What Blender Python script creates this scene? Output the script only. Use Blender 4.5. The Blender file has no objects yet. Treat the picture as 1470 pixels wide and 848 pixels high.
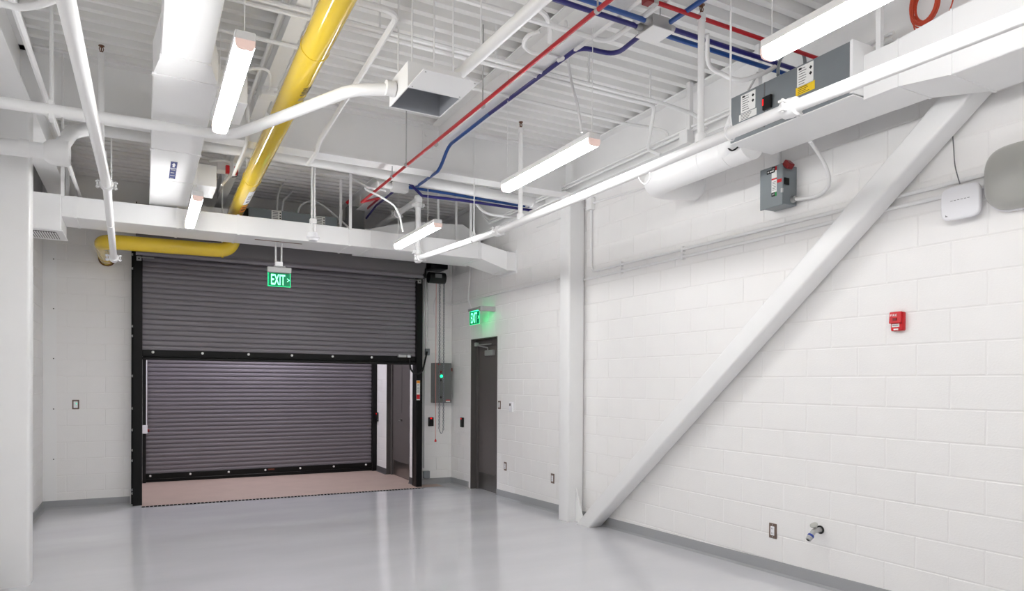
import bpy, bmesh, math, random
from mathutils import Vector, Matrix
random.seed(7)
S = bpy.context.scene
COL = S.collection

# ------------------------------------------------------------------ camera
F_PX, YAW, PITCH, ROLL, Y0, ZC = 979.359, 0.494823, -0.0064436, 0.0054373, 557.321, 1.56165
_f = Vector((math.sin(YAW)*math.cos(PITCH), math.cos(YAW)*math.cos(PITCH), math.sin(PITCH)))
_r = Vector((math.cos(YAW), -math.sin(YAW), 0))
_u = _r.cross(_f)
_r, _u = _r*math.cos(ROLL)+_u*math.sin(ROLL), -_r*math.sin(ROLL)+_u*math.cos(ROLL)
CAM = Vector((0, 0, ZC))
cd = bpy.data.cameras.new('camera'); cam = bpy.data.objects.new('camera', cd); COL.objects.link(cam)
cam.matrix_world = Matrix(((_r.x, _u.x, -_f.x, 0), (_r.y, _u.y, -_f.y, 0), (_r.z, _u.z, -_f.z, ZC), (0, 0, 0, 1)))
cd.sensor_fit = 'HORIZONTAL'; cd.sensor_width = 36; cd.lens = F_PX*36/1470
cd.shift_y = (Y0-424)/1470; cd.clip_start = 0.02
S.camera = cam
# ------------------------------------------------------------------ world, exposure
w = bpy.data.worlds.new('world'); S.world = w; w.use_nodes = True
w.node_tree.nodes['Background'].inputs[0].default_value = (.9, .95, 1, 1)
w.node_tree.nodes['Background'].inputs[1].default_value = 0.3
S.view_settings.view_transform = 'Standard'; S.view_settings.look = 'None'
S.view_settings.exposure = 0.0; S.cycles.max_bounces = 14; S.cycles.diffuse_bounces = 10; S.cycles.glossy_bounces = 4; S.view_settings.gamma = 1; S.view_settings.use_curve_mapping = False
LED = 48.0            # strength of the strip-light lenses
XR, YB, XL, ZD = 4.300, 9.981, -1.080, 4.11      # right wall, back wall, left wall, underside of deck

def P(x, y, ax, val):
    """photo pixel -> point on the plane axis=val (0 x, 1 y, 2 z)"""
    d = _f + _r*((x-735)/F_PX) + _u*((Y0-y)/F_PX)
    t = (val-CAM[ax])/d[ax]
    return CAM + d*t
def PX(x, y, v): return P(x, y, 0, v)
def PY(x, y, v): return P(x, y, 1, v)
def PZ(x, y, v): return P(x, y, 2, v)
def floor_z(x, y):
    u = (x+1.08)/5.38
    return .008*(1-u)+u*(.1819-.0200*y)

# ------------------------------------------------------------------ materials
MAT = {}
def mat(name, col, rough=.5, metal=0., noise=0., nscale=8., bump=0., bscale=60., emit=None, estr=0., coat=0., spec=.5, alpha=1., trans=0., stretch=None, rnoise=0.):
    m = bpy.data.materials.new(name); m.use_nodes = True; nt = m.node_tree; b = nt.nodes['Principled BSDF']
    c = (*[((v+.055)/1.055)**2.4 if v > .04045 else v/12.92 for v in col], 1)
    b.inputs['Base Color'].default_value = c; b.inputs['Roughness'].default_value = rough; b.inputs['Metallic'].default_value = metal
    b.inputs['Specular IOR Level'].default_value = spec; b.inputs['Coat Weight'].default_value = coat
    b.inputs['Transmission Weight'].default_value = trans; b.inputs['Alpha'].default_value = alpha
    if noise or bump or rnoise:
        tc = nt.nodes.new('ShaderNodeTexCoord'); mp = nt.nodes.new('ShaderNodeMapping'); nt.links.new(tc.outputs['Object'], mp.inputs[0])
        if stretch: mp.inputs['Scale'].default_value = stretch
    if noise:
        n = nt.nodes.new('ShaderNodeTexNoise'); n.inputs['Scale'].default_value = nscale; n.inputs['Detail'].default_value = 6
        nt.links.new(mp.outputs[0], n.inputs['Vector'])
        r = nt.nodes.new('ShaderNodeMapRange'); r.inputs['From Min'].default_value = .3; r.inputs['From Max'].default_value = .7
        r.inputs['To Min'].default_value = 1-noise; r.inputs['To Max'].default_value = 1+noise*.6; nt.links.new(n.outputs['Fac'], r.inputs['Value'])
        mx = nt.nodes.new('ShaderNodeVectorMath'); mx.operation = 'SCALE'; mx.inputs[0].default_value = c[:3]
        nt.links.new(r.outputs[0], mx.inputs['Scale']); nt.links.new(mx.outputs[0], b.inputs['Base Color'])
    if rnoise:
        n = nt.nodes.new('ShaderNodeTexNoise'); n.inputs['Scale'].default_value = nscale*.6; n.inputs['Detail'].default_value = 5
        nt.links.new(mp.outputs[0], n.inputs['Vector'])
        r = nt.nodes.new('ShaderNodeMapRange'); r.inputs['From Min'].default_value = .3; r.inputs['From Max'].default_value = .7
        r.inputs['To Min'].default_value = max(0, rough-rnoise); r.inputs['To Max'].default_value = rough+rnoise
        nt.links.new(n.outputs['Fac'], r.inputs['Value']); nt.links.new(r.outputs[0], b.inputs['Roughness'])
    if bump:
        n = nt.nodes.new('ShaderNodeTexNoise'); n.inputs['Scale'].default_value = bscale; n.inputs['Detail'].default_value = 4
        nt.links.new(mp.outputs[0], n.inputs['Vector'])
        bp = nt.nodes.new('ShaderNodeBump'); bp.inputs['Strength'].default_value = bump; bp.inputs['Distance'].default_value = .004
        nt.links.new(n.outputs['Fac'], bp.inputs['Height']); nt.links.new(bp.outputs[0], b.inputs['Normal'])
    if emit:
        e = (*[((v+.055)/1.055)**2.4 if v > .04045 else v/12.92 for v in emit], 1)
        b.inputs['Emission Color'].default_value = e; b.inputs['Emission Strength'].default_value = estr
    MAT[name] = m; return m
mat('block_paint', (.935, .930, .926), .45, noise=.015, nscale=3, bump=.25, bscale=90)
mat('mortar_paint', (.93, .925, .92), .5)
mat('smooth_white', (.935, .935, .935), .4)
mat('steel_white', (.935, .935, .935), .38, noise=.015, nscale=4)
mat('deck_white', (.925, .925, .92), .45, noise=.03, nscale=2)
mat('duct_white', (.945, .945, .945), .42, noise=.012, nscale=3, bump=.08, bscale=25)
mat('pipe_white', (.94, .94, .94), .32)
mat('conduit_white', (.92, .92, .92), .4)
mat('floor_grey', (.80, .80, .815), .14, noise=.07, nscale=1.3, rnoise=.06, stretch=(.5, 1.4, 1), coat=.15, bump=.03, bscale=14)
mat('base_grey', (.62, .625, .635), .5)
mat('brown_floor', (.69, .61, .57), .55, noise=.06, nscale=3)
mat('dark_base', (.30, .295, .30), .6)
mat('slat_grey', (.485, .465, .49), .36, noise=.02)
mat('hood_grey', (.40, .385, .395), .45)
mat('black_steel', (.03, .03, .033), .45, spec=.25)
mat('rubber', (.05, .05, .05), .7)
mat('door_grey', (.36, .34, .335), .45)
mat('frame_grey', (.34, .325, .32), .45)
mat('stainless', (.62, .61, .60), .28, metal=1)
mat('galv', (.56, .585, .60), .38, metal=.55, noise=.06, nscale=7)
mat('galv_light', (.74, .74, .74), .35, metal=.6)
mat('gray_enamel', (.50, .53, .545), .4)
mat('panel_grey', (.42, .425, .425), .4)
mat('yellow', (.86, .735, .20), .16, coat=.4)
mat('red_paint', (.68, .01, .09), .35)
mat('blue_paint', (.08, .28, .56), .3, coat=.2)
mat('navy_paint', (.11, .09, .43), .3, coat=.2)
mat('red_plastic', (.78, .04, .10), .35)
mat('dark_red', (.50, .05, .08), .4)
mat('white_plastic', (.93, .93, .945), .3)
mat('grey_plastic', (.68, .68, .66), .3)
mat('black_plastic', (.04, .04, .045), .35)
mat('label_white', (.93, .93, .92), .5)
mat('label_yellow', (.95, .80, .12), .5)
mat('label_orange', (.95, .60, .15), .5)
mat('label_blue', (.10, .17, .45), .5)
mat('label_black', (.03, .03, .03), .5)
mat('label_grey', (.45, .45, .46), .5)
mat('label_green', (.05, .62, .30), .5)
mat('bronze', (.45, .30, .22), .4, metal=.6)
mat('orange_cable', (.78, .30, .20), .5)
mat('brown_plate', (.45, .38, .34), .4)
mat('chain', (.55, .56, .58), .4, metal=.7)
mat('pink_cord', (.85, .55, .52), .6)
mat('blue_band', (.15, .25, .60), .5)
mat('lens', (.95, .95, .95), .4, emit=(1., 1., 1.), estr=LED)
mat('lens_vestibule', (.95, .95, .95), .4, emit=(.97, .96, 1.), estr=LED*3.2)
mat('lens_end', (.90, .80, .77), .4, emit=(1., .86, .82), estr=.32)
mat('exit_letter', (.7, 1, .85), .4, emit=(.40, 1., .70), estr=2.2)
mat('exit_panel', (.02, .35, .24), .2, emit=(0., .78, .50), estr=.24)
mat('exit_edge', (.1, .9, .6), .3, emit=(.05, .92, .55), estr=1.1)
mat('exit_led', (.1, .9, .6), .3, emit=(.05, 1., .55), estr=45)
mat('green_lamp', (.1, .9, .6), .3, emit=(.1, 1., .65), estr=2)
mat('red_lamp', (.9, .1, .1), .3, emit=(1., .05, .08), estr=1)
mat('cavity', (.66, .67, .69), .35, metal=.35, noise=.08, nscale=6)

# ------------------------------------------------------------------ mesh helpers
class MB:
    def __init__(s): s.v = []; s.f = []
    def add(s, vs, fs):
        n = len(s.v); s.v += [Vector(a) for a in vs]; s.f += [tuple(n+i for i in q) for q in fs]; return s
    def box(s, x0, x1, y0, y1, z0, z1):
        return s.add([(x, y, z) for z in (z0, z1) for y in (y0, y1) for x in (x0, x1)],
                     [(0, 2, 3, 1), (4, 5, 7, 6), (0, 1, 5, 4), (2, 6, 7, 3), (0, 4, 6, 2), (1, 3, 7, 5)])
    def hexa(s, lo, hi):          # four lower and four upper corners, in order around
        return s.add(list(lo)+list(hi), [(3, 2, 1, 0), (4, 5, 6, 7), (0, 1, 5, 4), (1, 2, 6, 5), (2, 3, 7, 6), (3, 0, 4, 7)])
    def obox(s, c, ux, uy, uz, a, b, d):   # oriented box, half sizes a b d
        c = Vector(c); ux, uy, uz = [Vector(q).normalized() for q in (ux, uy, uz)]
        return s.hexa([c-ux*a-uy*b-uz*d, c+ux*a-uy*b-uz*d, c+ux*a+uy*b-uz*d, c-ux*a+uy*b-uz*d],
                      [c-ux*a-uy*b+uz*d, c+ux*a-uy*b+uz*d, c+ux*a+uy*b+uz*d, c-ux*a+uy*b+uz*d])
    def prism(s, poly, vec):
        n = len(poly); vec = Vector(vec); a = [Vector(q) for q in poly]
        return s.add(a+[q+vec for q in a], [tuple(range(n-1, -1, -1)), tuple(range(n, 2*n))]+[(i, (i+1) % n, n+(i+1) % n, n+i) for i in range(n)])
    def tube(s, pts, r, n=10, closed=False):
        pts = [Vector(q) for q in pts]; m = len(pts)
        rs = r if isinstance(r, (list, tuple)) else [r]*m
        T = []
        for i in range(m):
            a = pts[(i-1) % m] if (closed or i) else pts[0]; b = pts[(i+1) % m] if (closed or i < m-1) else pts[-1]
            t = (b-a); T.append(t.normalized() if t.length > 1e-9 else Vector((0, 0, 1)))
        ref = Vector((0, 0, 1)) if abs(T[0].z) < .9 else Vector((1, 0, 0))
        u = T[0].cross(ref).normalized(); base = len(s.v)
        for i in range(m):
            u = (u-T[i]*u.dot(T[i])).normalized(); w_ = T[i].cross(u)
            for k in range(n):
                a = 2*math.pi*k/n; s.v.append(pts[i]+(u*math.cos(a)+w_*math.sin(a))*rs[i])
        for i in range(m if closed else m-1):
            j = (i+1) % m
            for k in range(n):
                s.f.append((base+i*n+k, base+i*n+(k+1) % n, base+j*n+(k+1) % n, base+j*n+k))
        if not closed:
            s.f.append(tuple(base+k for k in range(n-1, -1, -1))); s.f.append(tuple(base+(m-1)*n+k for k in range(n)))
        return s
    def cyl(s, a, b, r, n=16): return s.tube([a, b], r, n)
    def lathe(s, base, axis, prof, n=16):      # prof: (radius, height)
        base = Vector(base); axis = Vector(axis).normalized()
        return s.tube2([base+axis*h for _, h in prof], [r for r, _ in prof], axis, n)
    def tube2(s, pts, rs, axis, n):
        ref = Vector((0, 0, 1)) if abs(axis.z) < .9 else Vector((1, 0, 0))
        u = axis.cross(ref).normalized(); w_ = axis.cross(u); b = len(s.v); m = len(pts)
        for i in range(m):
            for k in range(n):
                a = 2*math.pi*k/n; s.v.append(pts[i]+(u*math.cos(a)+w_*math.sin(a))*max(rs[i], 1e-4))
        for i in range(m-1):
            for k in range(n): s.f.append((b+i*n+k, b+i*n+(k+1) % n, b+(i+1)*n+(k+1) % n, b+(i+1)*n+k))
        s.f.append(tuple(b+k for k in range(n-1, -1, -1))); s.f.append(tuple(b+(m-1)*n+k for k in range(n)))
        return s

def fillet(pts, r, seg=6):
    pts = [Vector(q) for q in pts]; out = [pts[0]]
    for i in range(1, len(pts)-1):
        a, b, c = pts[i-1], pts[i], pts[i+1]; d1 = (a-b); d2 = (c-b); l1, l2 = d1.length, d2.length
        if l1 < 1e-6 or l2 < 1e-6: continue
        d1.normalize(); d2.normalize(); ang = math.acos(max(-1, min(1, d1.dot(d2))))
        if ang > 3.1: out.append(b); continue
        t = min(r/math.tan(ang/2), l1*.48, l2*.48); p1 = b+d1*t; p2 = b+d2*t
        for k in range(seg+1):
            q = k/seg; out.append(p1*(1-q)**2+b*2*q*(1-q)+p2*q*q)
    out.append(pts[-1]); return out
def spline(pts, seg=8):
    pts = [Vector(q) for q in pts]; out = []
    for i in range(len(pts)-1):
        p0 = pts[max(0, i-1)]; p1 = pts[i]; p2 = pts[i+1]; p3 = pts[min(len(pts)-1, i+2)]
        for k in range(seg):
            t = k/seg
            out.append(.5*((2*p1)+(p2-p0)*t+(2*p0-5*p1+4*p2-p3)*t*t+(3*p1-p0-3*p2+p3)*t**3))
    out.append(pts[-1]); return out

def mesh_from(mb, name, origin, smooth=None, bev=0., bseg=1):
    me = bpy.data.meshes.new(name)
    me.from_pydata([v-origin for v in mb.v], [], mb.f)
    bm = bmesh.new(); bm.from_mesh(me)
    bmesh.ops.recalc_face_normals(bm, faces=bm.faces[:])
    if bev:
        bmesh.ops.remove_doubles(bm, verts=bm.verts[:], dist=1e-5)
        es = [e for e in bm.edges if len(e.link_faces) == 2 and e.calc_face_angle() > .6]
        bmesh.ops.bevel(bm, geom=es, offset=bev, segments=bseg, affect='EDGES', profile=.5, clamp_overlap=True)
    bm.to_mesh(me); bm.free()
    if smooth or bev:
        me.polygons.foreach_set('use_smooth', [True]*len(me.polygons))
        me.set_sharp_from_angle(angle=math.radians(smooth or 35))
    return me
def build(mb, name, material, parent=None, smooth=None, bev=0., bseg=1, label=None, cat=None, group=None, kind=None):
    if parent is not None:
        o_ = parent.matrix_world.translation if False else world_loc(parent)
    else:
        xs = [v.x for v in mb.v]; ys = [v.y for v in mb.v]; zs = [v.z for v in mb.v]
        o_ = Vector(((min(xs)+max(xs))/2, (min(ys)+max(ys))/2, min(zs)))
    me = mesh_from(mb, name, o_, smooth, bev, bseg); me.materials.append(MAT[material])
    o = bpy.data.objects.new(name, me); COL.objects.link(o)
    if parent is not None: o.parent = parent
    else: o.location = o_
    tag(o, label, cat, group, kind); return o
def world_loc(o):
    v = Vector(o.location)
    while o.parent: o = o.parent; v += o.location
    return v
def tag(o, label=None, cat=None, group=None, kind=None):
    if label: o['label'] = label
    if cat: o['category'] = cat
    if group: o['group'] = group
    if kind: o['kind'] = kind
def thing(name, label, cat, loc, group=None, kind=None):
    o = bpy.data.objects.new(name, None); COL.objects.link(o); o.location = loc; o.empty_display_size = .05
    tag(o, label, cat, group, kind); return o
def text(body, name, material, parent, origin, ux, uy, height, width=None, depth=.0006, bold=0., spacing=1.):
    """flat lettering: baseline start at origin, ux reading direction, uy up; height of capitals in m"""
    cu = bpy.data.curves.new(name, 'FONT'); cu.body = body; cu.size = 1; cu.extrude = 0; cu.offset = bold; cu.space_character = spacing; cu.resolution_u = 2
    to = bpy.data.objects.new(name, cu); me = bpy.data.meshes.new_from_object(to); bpy.data.objects.remove(to); bpy.data.curves.remove(cu)
    xs = [v.co.x for v in me.vertices]; ys = [v.co.y for v in me.vertices]
    x0, x1, y0, y1 = min(xs), max(xs), min(ys), max(ys); k = height/(y1-y0); kx = (width/(x1-x0)) if width else k
    ux = Vector(ux).normalized(); uy = Vector(uy).normalized(); nz = ux.cross(uy); pl = world_loc(parent)
    for v in me.vertices:
        v.co = Vector(origin)+ux*((v.co.x-x0)*kx)+uy*((v.co.y-y0)*k)+nz*depth-pl
    me.materials.clear(); me.materials.append(MAT[material])
    o = bpy.data.objects.new(name, me); COL.objects.link(o); o.parent = parent; return o
def quad(c, ux, uy, a, b, t=.0008):       # thin printed label: half sizes a b
    n = Vector(ux).cross(Vector(uy)).normalized()
    return MB().obox(Vector(c)+n*t/2, ux, uy, n, a, b, t/2)
X_, Y_, Z_ = Vector((1, 0, 0)), Vector((0, 1, 0)), Vector((0, 0, 1))
RUX, RN = -Y_, -X_          # right wall: reading direction and outward normal

# ================================================================== THE SETTING
CC = 0.2032
def block_mesh(l, h, cache={}):
    k = (round(l, 3), round(h, 3))
    if k not in cache:
        g = .0030; c = .0042; d = .0036
        a0, a1, b0, b1 = g, l-g, g, h-g
        v = [(a0, b0, d+.002), (a1, b0, d+.002), (a1, b1, d+.002), (a0, b1, d+.002), (a0, b0, .0020), (a1, b0, .0020), (a1, b1, .0020), (a0, b1, .0020),
             (a0+c, b0+c, 0), (a1-c, b0+c, 0), (a1-c, b1-c, 0), (a0+c, b1-c, 0)]
        f = [(8, 9, 10, 11), (4, 5, 9, 8), (5, 6, 10, 9), (6, 7, 11, 10), (7, 4, 8, 11), (0, 1, 5, 4), (1, 2, 6, 5), (2, 3, 7, 6), (3, 0, 4, 7)]
        cache[k] = (v, f, {})
    return cache[k]
def blocks(wall, to_world, s0, s1, z0, z1, phase, odd_shift, holes=(), limit=300, orient='R'):
    """lay blocks in running bond on a wall; to_world(s, z, depth) -> world point"""
    rects = []
    k0 = int(math.floor(z0/CC)); k = k0
    while k*CC < z1-1e-6:
        za, zb = max(z0, k*CC), min(z1, (k+1)*CC)
        ph = phase+(CC if (k % 2) == odd_shift else 0)
        n = math.floor((s0-ph)/(2*CC)); s = ph+n*2*CC
        while s < s1-1e-6:
            a, b = max(s, s0), min(s+2*CC, s1)
            todo = [(a, b, za, zb)]
            for (ha, hb, hza, hzb) in holes:
                nx = []
                for (p, q, r, t) in todo:
                    if q <= ha or p >= hb or t <= hza or r >= hzb: nx.append((p, q, r, t)); continue
                    if p < ha: nx.append((p, ha, r, t))
                    if q > hb: nx.append((hb, q, r, t))
                    m0, m1 = max(p, ha), min(q, hb)
                    if r < hza: nx.append((m0, m1, r, hza))
                    if t > hzb: nx.append((m0, m1, hzb, t))
                todo = nx
            rects += [r for r in todo if r[1]-r[0] > .02 and r[3]-r[2] > .02]
            s += 2*CC
        k += 1
    def key(r):
        c = to_world((r[0]+r[1])/2, (r[2]+r[3])/2, 0); d = c-CAM; z = d.dot(_f)
        if z < .3: return 1e3
        px, py = 735+F_PX*d.dot(_r)/z, Y0-F_PX*d.dot(_u)/z
        out = 0 if (-40 < px < 1510 and -40 < py < 890) else 100
        return out+d.length-(r[1]-r[0])
    rects.sort(key=key)
    wl = world_loc(wall)
    for r in rects[:limit]:
        v, f, cache = block_mesh(r[1]-r[0], r[3]-r[2])
        if orient not in cache:
            o0 = to_world(0, 0, 0)
            me = bpy.data.meshes.new('concrete_block'); me.from_pydata([to_world(*q)-o0 for q in v], [], f)
            bm = bmesh.new(); bm.from_mesh(me); bmesh.ops.recalc_face_normals(bm, faces=bm.faces[:])
            n = (to_world(0, 0, -1)-o0); big = max(bm.faces, key=lambda q: q.calc_area())
            if big.normal.dot(n) < 0: bmesh.ops.reverse_faces(bm, faces=bm.faces[:])
            bm.to_mesh(me); bm.free(); me.materials.append(MAT['block_paint']); cache[orient] = me
        o = bpy.data.objects.new('concrete_block', cache[orient]); COL.objects.link(o); o.parent = wall
        o.location = to_world(r[0], r[2], 0)-wl
    if rects[limit:]:
        mb = MB()
        for r in rects[limit:]:
            v, f, _ = block_mesh(r[1]-r[0], r[3]-r[2]); mb.add([to_world(r[0]+a, r[2]+b, d) for a, b, d in v], f)
        o = build(mb, 'concrete_blocks', 'block_paint', wall, kind='stuff')
def struct(mb, name, m, parent=None, **k): return build(mb, name, m, parent, kind=None if parent else 'structure', **k)

YF = -3.2                                   # wall behind the camera
DY0, DY1, DZ = 8.405, 9.262, 2.222           # exit door opening in the right wall
OX0, OX1, OZ = -0.02, 3.70, 3.05             # roll-up door opening in the back wall
VY = 12.02                                   # inner roll-up door
m0 = .0036
# floor: falls towards the trench drain
fl = MB()
gx_ = [XL-.2+(XR-XL+.4)*i/12 for i in range(13)]; gy_ = [YF-.2+(9.61-YF+.2)*j/24 for j in range(25)]
fl.add([(x, y, floor_z(x, y)) for y in gy_ for x in gx_], [(j*13+i, j*13+i+1, j*13+i+14, j*13+i+13) for j in range(24) for i in range(12)])
for a, b in ((XL-.2, OX0-.01), (OX1+.01, XR+.2)):
    fl.add([(a, 9.61, floor_z(a, 9.61)), (b, 9.61, floor_z(b, 9.61)), (b, YB+.2, floor_z(b, YB)), (a, YB+.2, floor_z(a, YB))], [(0, 1, 2, 3)])
struct(fl, 'floor', 'floor_grey')
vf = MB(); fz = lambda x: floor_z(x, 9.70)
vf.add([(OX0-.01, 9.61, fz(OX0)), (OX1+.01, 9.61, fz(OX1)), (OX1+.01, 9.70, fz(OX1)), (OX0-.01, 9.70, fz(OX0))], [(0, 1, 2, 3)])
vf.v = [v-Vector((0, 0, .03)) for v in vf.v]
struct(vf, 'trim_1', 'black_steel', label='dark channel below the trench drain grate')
vf = MB(); vf.add([(OX0-.2, 9.70, fz(OX0)), (OX1+.35, 9.70, fz(OX1)), (OX1+.35, VY+.4, fz(OX1)), (OX0-.2, VY+.4, fz(OX0))], [(0, 1, 2, 3)])
struct(vf, 'floor_vestibule', 'brown_floor')
# right wall
wr = MB(); W0 = XR+m0
wr.box(W0, W0+.2, YF, DY0, -.3, 4.2); wr.box(W0, W0+.2, DY1, YB+.2, -.3, 4.2); wr.box(W0, W0+.2, DY0, DY1, DZ, 4.2)
wr = struct(wr, 'wall_right', 'mortar_paint')
blocks(wr, lambda s, z, d: Vector((XR+d, s, z)), YF, YB, -.05, 3.87, 3.8013, 1, [(DY0, DY1, -1, DZ)], 300, 'R')
# back wall
wb = MB(); V0 = YB+m0
wb.box(XL-.2, OX0, V0, V0+.2, -.3, 4.2); wb.box(OX1, XR, V0, V0+.2, -.3, 4.2); wb.box(OX0, OX1, V0, V0+.2, OZ, 4.2)
wb = struct(wb, 'wall_back', 'mortar_paint')
blocks(wb, lambda s, z, d: Vector((s, YB+d, z)), XL, XR, -.05, 3.87, -.8365, 0, [(OX0, OX1, -1, OZ)], 300, 'B')
# left wall
wl_ = struct(MB().box(XL-m0-.2, XL-m0, YF, YB+.2, -.3, 4.2), 'wall_left', 'mortar_paint')
blocks(wl_, lambda s, z, d: Vector((XL-d, s, z)), YF, YB, -.05, 3.66, YB, 0, (), 120, 'L')
struct(MB().box(XL-.2, XR+.2, YF-.2, YF, -.3, 4.2), 'wall_front', 'block_paint')
# steel deck ceiling: ribs run across the room
dk = MB(); y = YF-.3; pts = []
while y < YB+.4:
    pts += [(y, 0), (y+.052, 0), (y+.068, .062), (y+.136, .062)]; y += .1524
n = len(pts)
dk.add([(XL-.25, a, ZD+b) for a, b in pts]+[(XR+.25, a, ZD+b) for a, b in pts], [(i, i+1, n+i+1, n+i) for i in range(n-1)])
ceil = struct(dk, 'ceiling', 'deck_white')
for xx in (-.84, .862, 2.565, 4.19): build(MB().box(xx-.02, xx+.02, YF, YB, ZD+.0005, ZD+.064), 'flute_shade', 'dark_base', ceil)  # dark strips added over the beams to paint shade into the flute ends
# vestibule shell
VXR, VXL = 3.685, -.02
VD0, VD1, VDZ = 10.22, 11.38, 2.20
vw = MB(); vw.box(VXR+m0, VXR+.25, V0+.1, VD0, -.3, 3.3); vw.box(VXR+m0, VXR+.25, VD1, VY+.4, -.3, 3.3); vw.box(VXR+m0, VXR+.25, VD0, VD1, VDZ, 3.3)
vw = struct(vw, 'wall_vestibule_right', 'mortar_paint')
blocks(vw, lambda s, z, d: Vector((VXR+d, s, z)), YB, VY, -.05, 3.25, YB+.02, 0, [(VD0, VD1, -1, VDZ)], 150, 'VR')
vl = struct(MB().box(VXL-.25, VXL-m0, V0+.1, VY+.4, -.3, 3.3), 'wall_vestibule_left', 'mortar_paint')
blocks(vl, lambda s, z, d: Vector((VXL-d, s, z)), YB, VY, -.05, 3.25, YB+.02, 0, (), 100, 'VL')
struct(MB().box(VXL-.25, VXR+.3, VY+.2, VY+.4, -.3, 3.3), 'wall_vestibule_back', 'block_paint')
struct(MB().box(VXL-.25, VXR+.3, YB+.1, VY+.4, 3.25, 3.35), 'ceiling_vestibule', 'smooth_white')
# baseboards follow the sloping floor
def baseboard(name, pts, n, m='base_grey', h=.098, t=.012, z=floor_z):
    mb = MB(); n = Vector(n)
    for (a, b) in pts:
        A, B = Vector((*a, 0)), Vector((*b, 0)); za, zb = z(*a), z(*b)
        lo = [A+Z_*(za-.05), B+Z_*(zb-.05), B+n*t+Z_*(zb-.05), A+n*t+Z_*(za-.05)]
        hi = [A+Z_*(za+h), B+Z_*(zb+h), B+n*t*.8+Z_*(zb+h), A+n*t*.8+Z_*(za+h)]
        mb.hexa(lo, hi)
        mb.hexa([A+n*t*.9+Z_*(za-.05), B+n*t*.9+Z_*(zb-.05), B+n*(t+.016)+Z_*(zb-.05), A+n*(t+.016)+Z_*(za-.05)],
                [A+n*t*.9+Z_*(za+.016), B+n*t*.9+Z_*(zb+.016), B+n*(t+.016)+Z_*(zb+.001), A+n*(t+.016)+Z_*(za+.001)])
    return struct(mb, name, m)
baseboard('baseboard_right', [((XR, YF), (XR, DY0-.012)), ((XR, DY1+.06), (XR, YB))], (-1, 0, 0))
baseboard('baseboard_back', [((XL, YB), (OX0-.135, YB)), ((OX1+.1, YB), (XR, YB))], (0, -1, 0))
baseboard('baseboard_left', [((XL, YF), (XL, YB))], (1, 0, 0))
baseboard('baseboard_vestibule', [((VXR, YB), (VXR, VD0)), ((VXR, VD1), (VXR, VY))], (-1, 0, 0), 'dark_base', .1, .008, lambda x, y: fz(x))
# painted steel closure strip with screws beside the back-left corner
cs = MB().box(XL+.001, P(81, 600, 1, YB).x, YB-.006, YB+.003, .1, 3.62)
cs = struct(cs, 'trim_2', 'smooth_white', label='smooth painted closure strip in the back corner')
for yy in (371.7, 442.8, 514.5, 586.9, 659):
    q = P(76.9, yy, 1, YB-.006); build(MB().lathe((q.x, YB-.005, q.z), -Y_, [(.007, 0), (.007, .003), (.004, .005)], 8), 'screw', 'black_steel', cs)

# ================================================================== DOORS
def leaf_door(name, wallx, y0, y1, ztop, zb, depth, label, closer, lever_y=None, recess_m='frame_grey'):
    d = thing(name, label, None, (wallx+depth, (y0+y1)/2, zb), kind='structure')
    j = .055; x0, x1 = wallx-.002, wallx+depth+.06
    build(MB().box(x0, x1, y1-.012, y1+.001, zb-.02, ztop), 'jamb', recess_m, d)
    build(MB().box(x0, x1, y0-.001, y0+.012, zb-.02, ztop), 'jamb', recess_m, d)
    build(MB().box(x0, x1, y0, y1, ztop-.012, ztop+.001), 'frame_head', recess_m, d)
    lx = wallx+depth
    fr = MB()
    fr.box(lx-.03, lx+.06, y1-j-.012, y1-.012, zb-.02, ztop-.012); fr.box(lx-.03, lx+.06, y0+.012, y0+.012+j, zb-.02, ztop-.012); fr.box(lx-.03, lx+.06, y0+j, y1-j, ztop-.012-j*1.6, ztop-.012)
    build(fr, 'door_stop', recess_m, d, bev=.003)
    ly0, ly1 = y0+.012+j+.003, y1-.012-j-.003; lz1 = ztop-.015-j*1.6
    lf = build(MB().box(lx-.005, lx+.04, ly0, ly1, zb+.008, lz1), 'door_leaf', 'door_grey', d, bev=.002)
    build(MB().box(lx-.0065, lx-.004, ly0+.02, ly1-.02, zb+.015, zb+.255), 'kick_plate', 'stainless', d)
    return d, lx, ly0, ly1, lz1
d1, lx, a0, a1, lz = leaf_door('door_1', XR, DY0, DY1, DZ, floor_z(XR, 8.8)-.005, .11, 'charcoal steel exit door under the wall-mounted exit sign', True)
# overhead closer: body, arm, bracket
bz = lz-.10
build(MB().box(lx-.05, lx-.006, a1-.52, a1-.26, bz-.05, bz+.03), 'closer_body', 'galv_light', d1, bev=.006)
build(MB().tube([(lx-.03, a1-.33, bz+.03), (lx-.03, a1-.33, bz+.065), (lx-.10, a1-.08, lz+.01)], .009, 8), 'closer_arm', 'galv_light', d1, smooth=40)
build(MB().tube([(lx-.10, a1-.08, lz+.01), (lx-.06, a1-.50, lz+.012)], .008, 8), 'closer_arm', 'galv_light', d1, smooth=40)
build(MB().box(lx-.12, lx-.07, a1-.11, a1-.05, lz-.005, lz+.05), 'closer_bracket', 'galv_light', d1, bev=.004)
build(MB().box(lx-.014, lx-.003, a1+.001, a1+.012, .95, 1.3), 'hinge', 'frame_grey', d1)
d2, lx, a0, a1, lz = leaf_door('door_4', VXR, VD0, VD1, VDZ, fz(VXR), .10, 'grey-brown side door with lever handle inside the vestibule', False)
lz_ = PX(578, 603, lx).z; ly_ = PX(577, 603, lx).y
lv = MB().cyl((lx-.005, ly_, lz_), (lx-.05, ly_, lz_), .012, 10); lv.tube(fillet([(lx-.05, ly_-.005, lz_), (lx-.055, ly_-.02, lz_), (lx-.055, ly_-.13, lz_)], .015), .009, 8)
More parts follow.
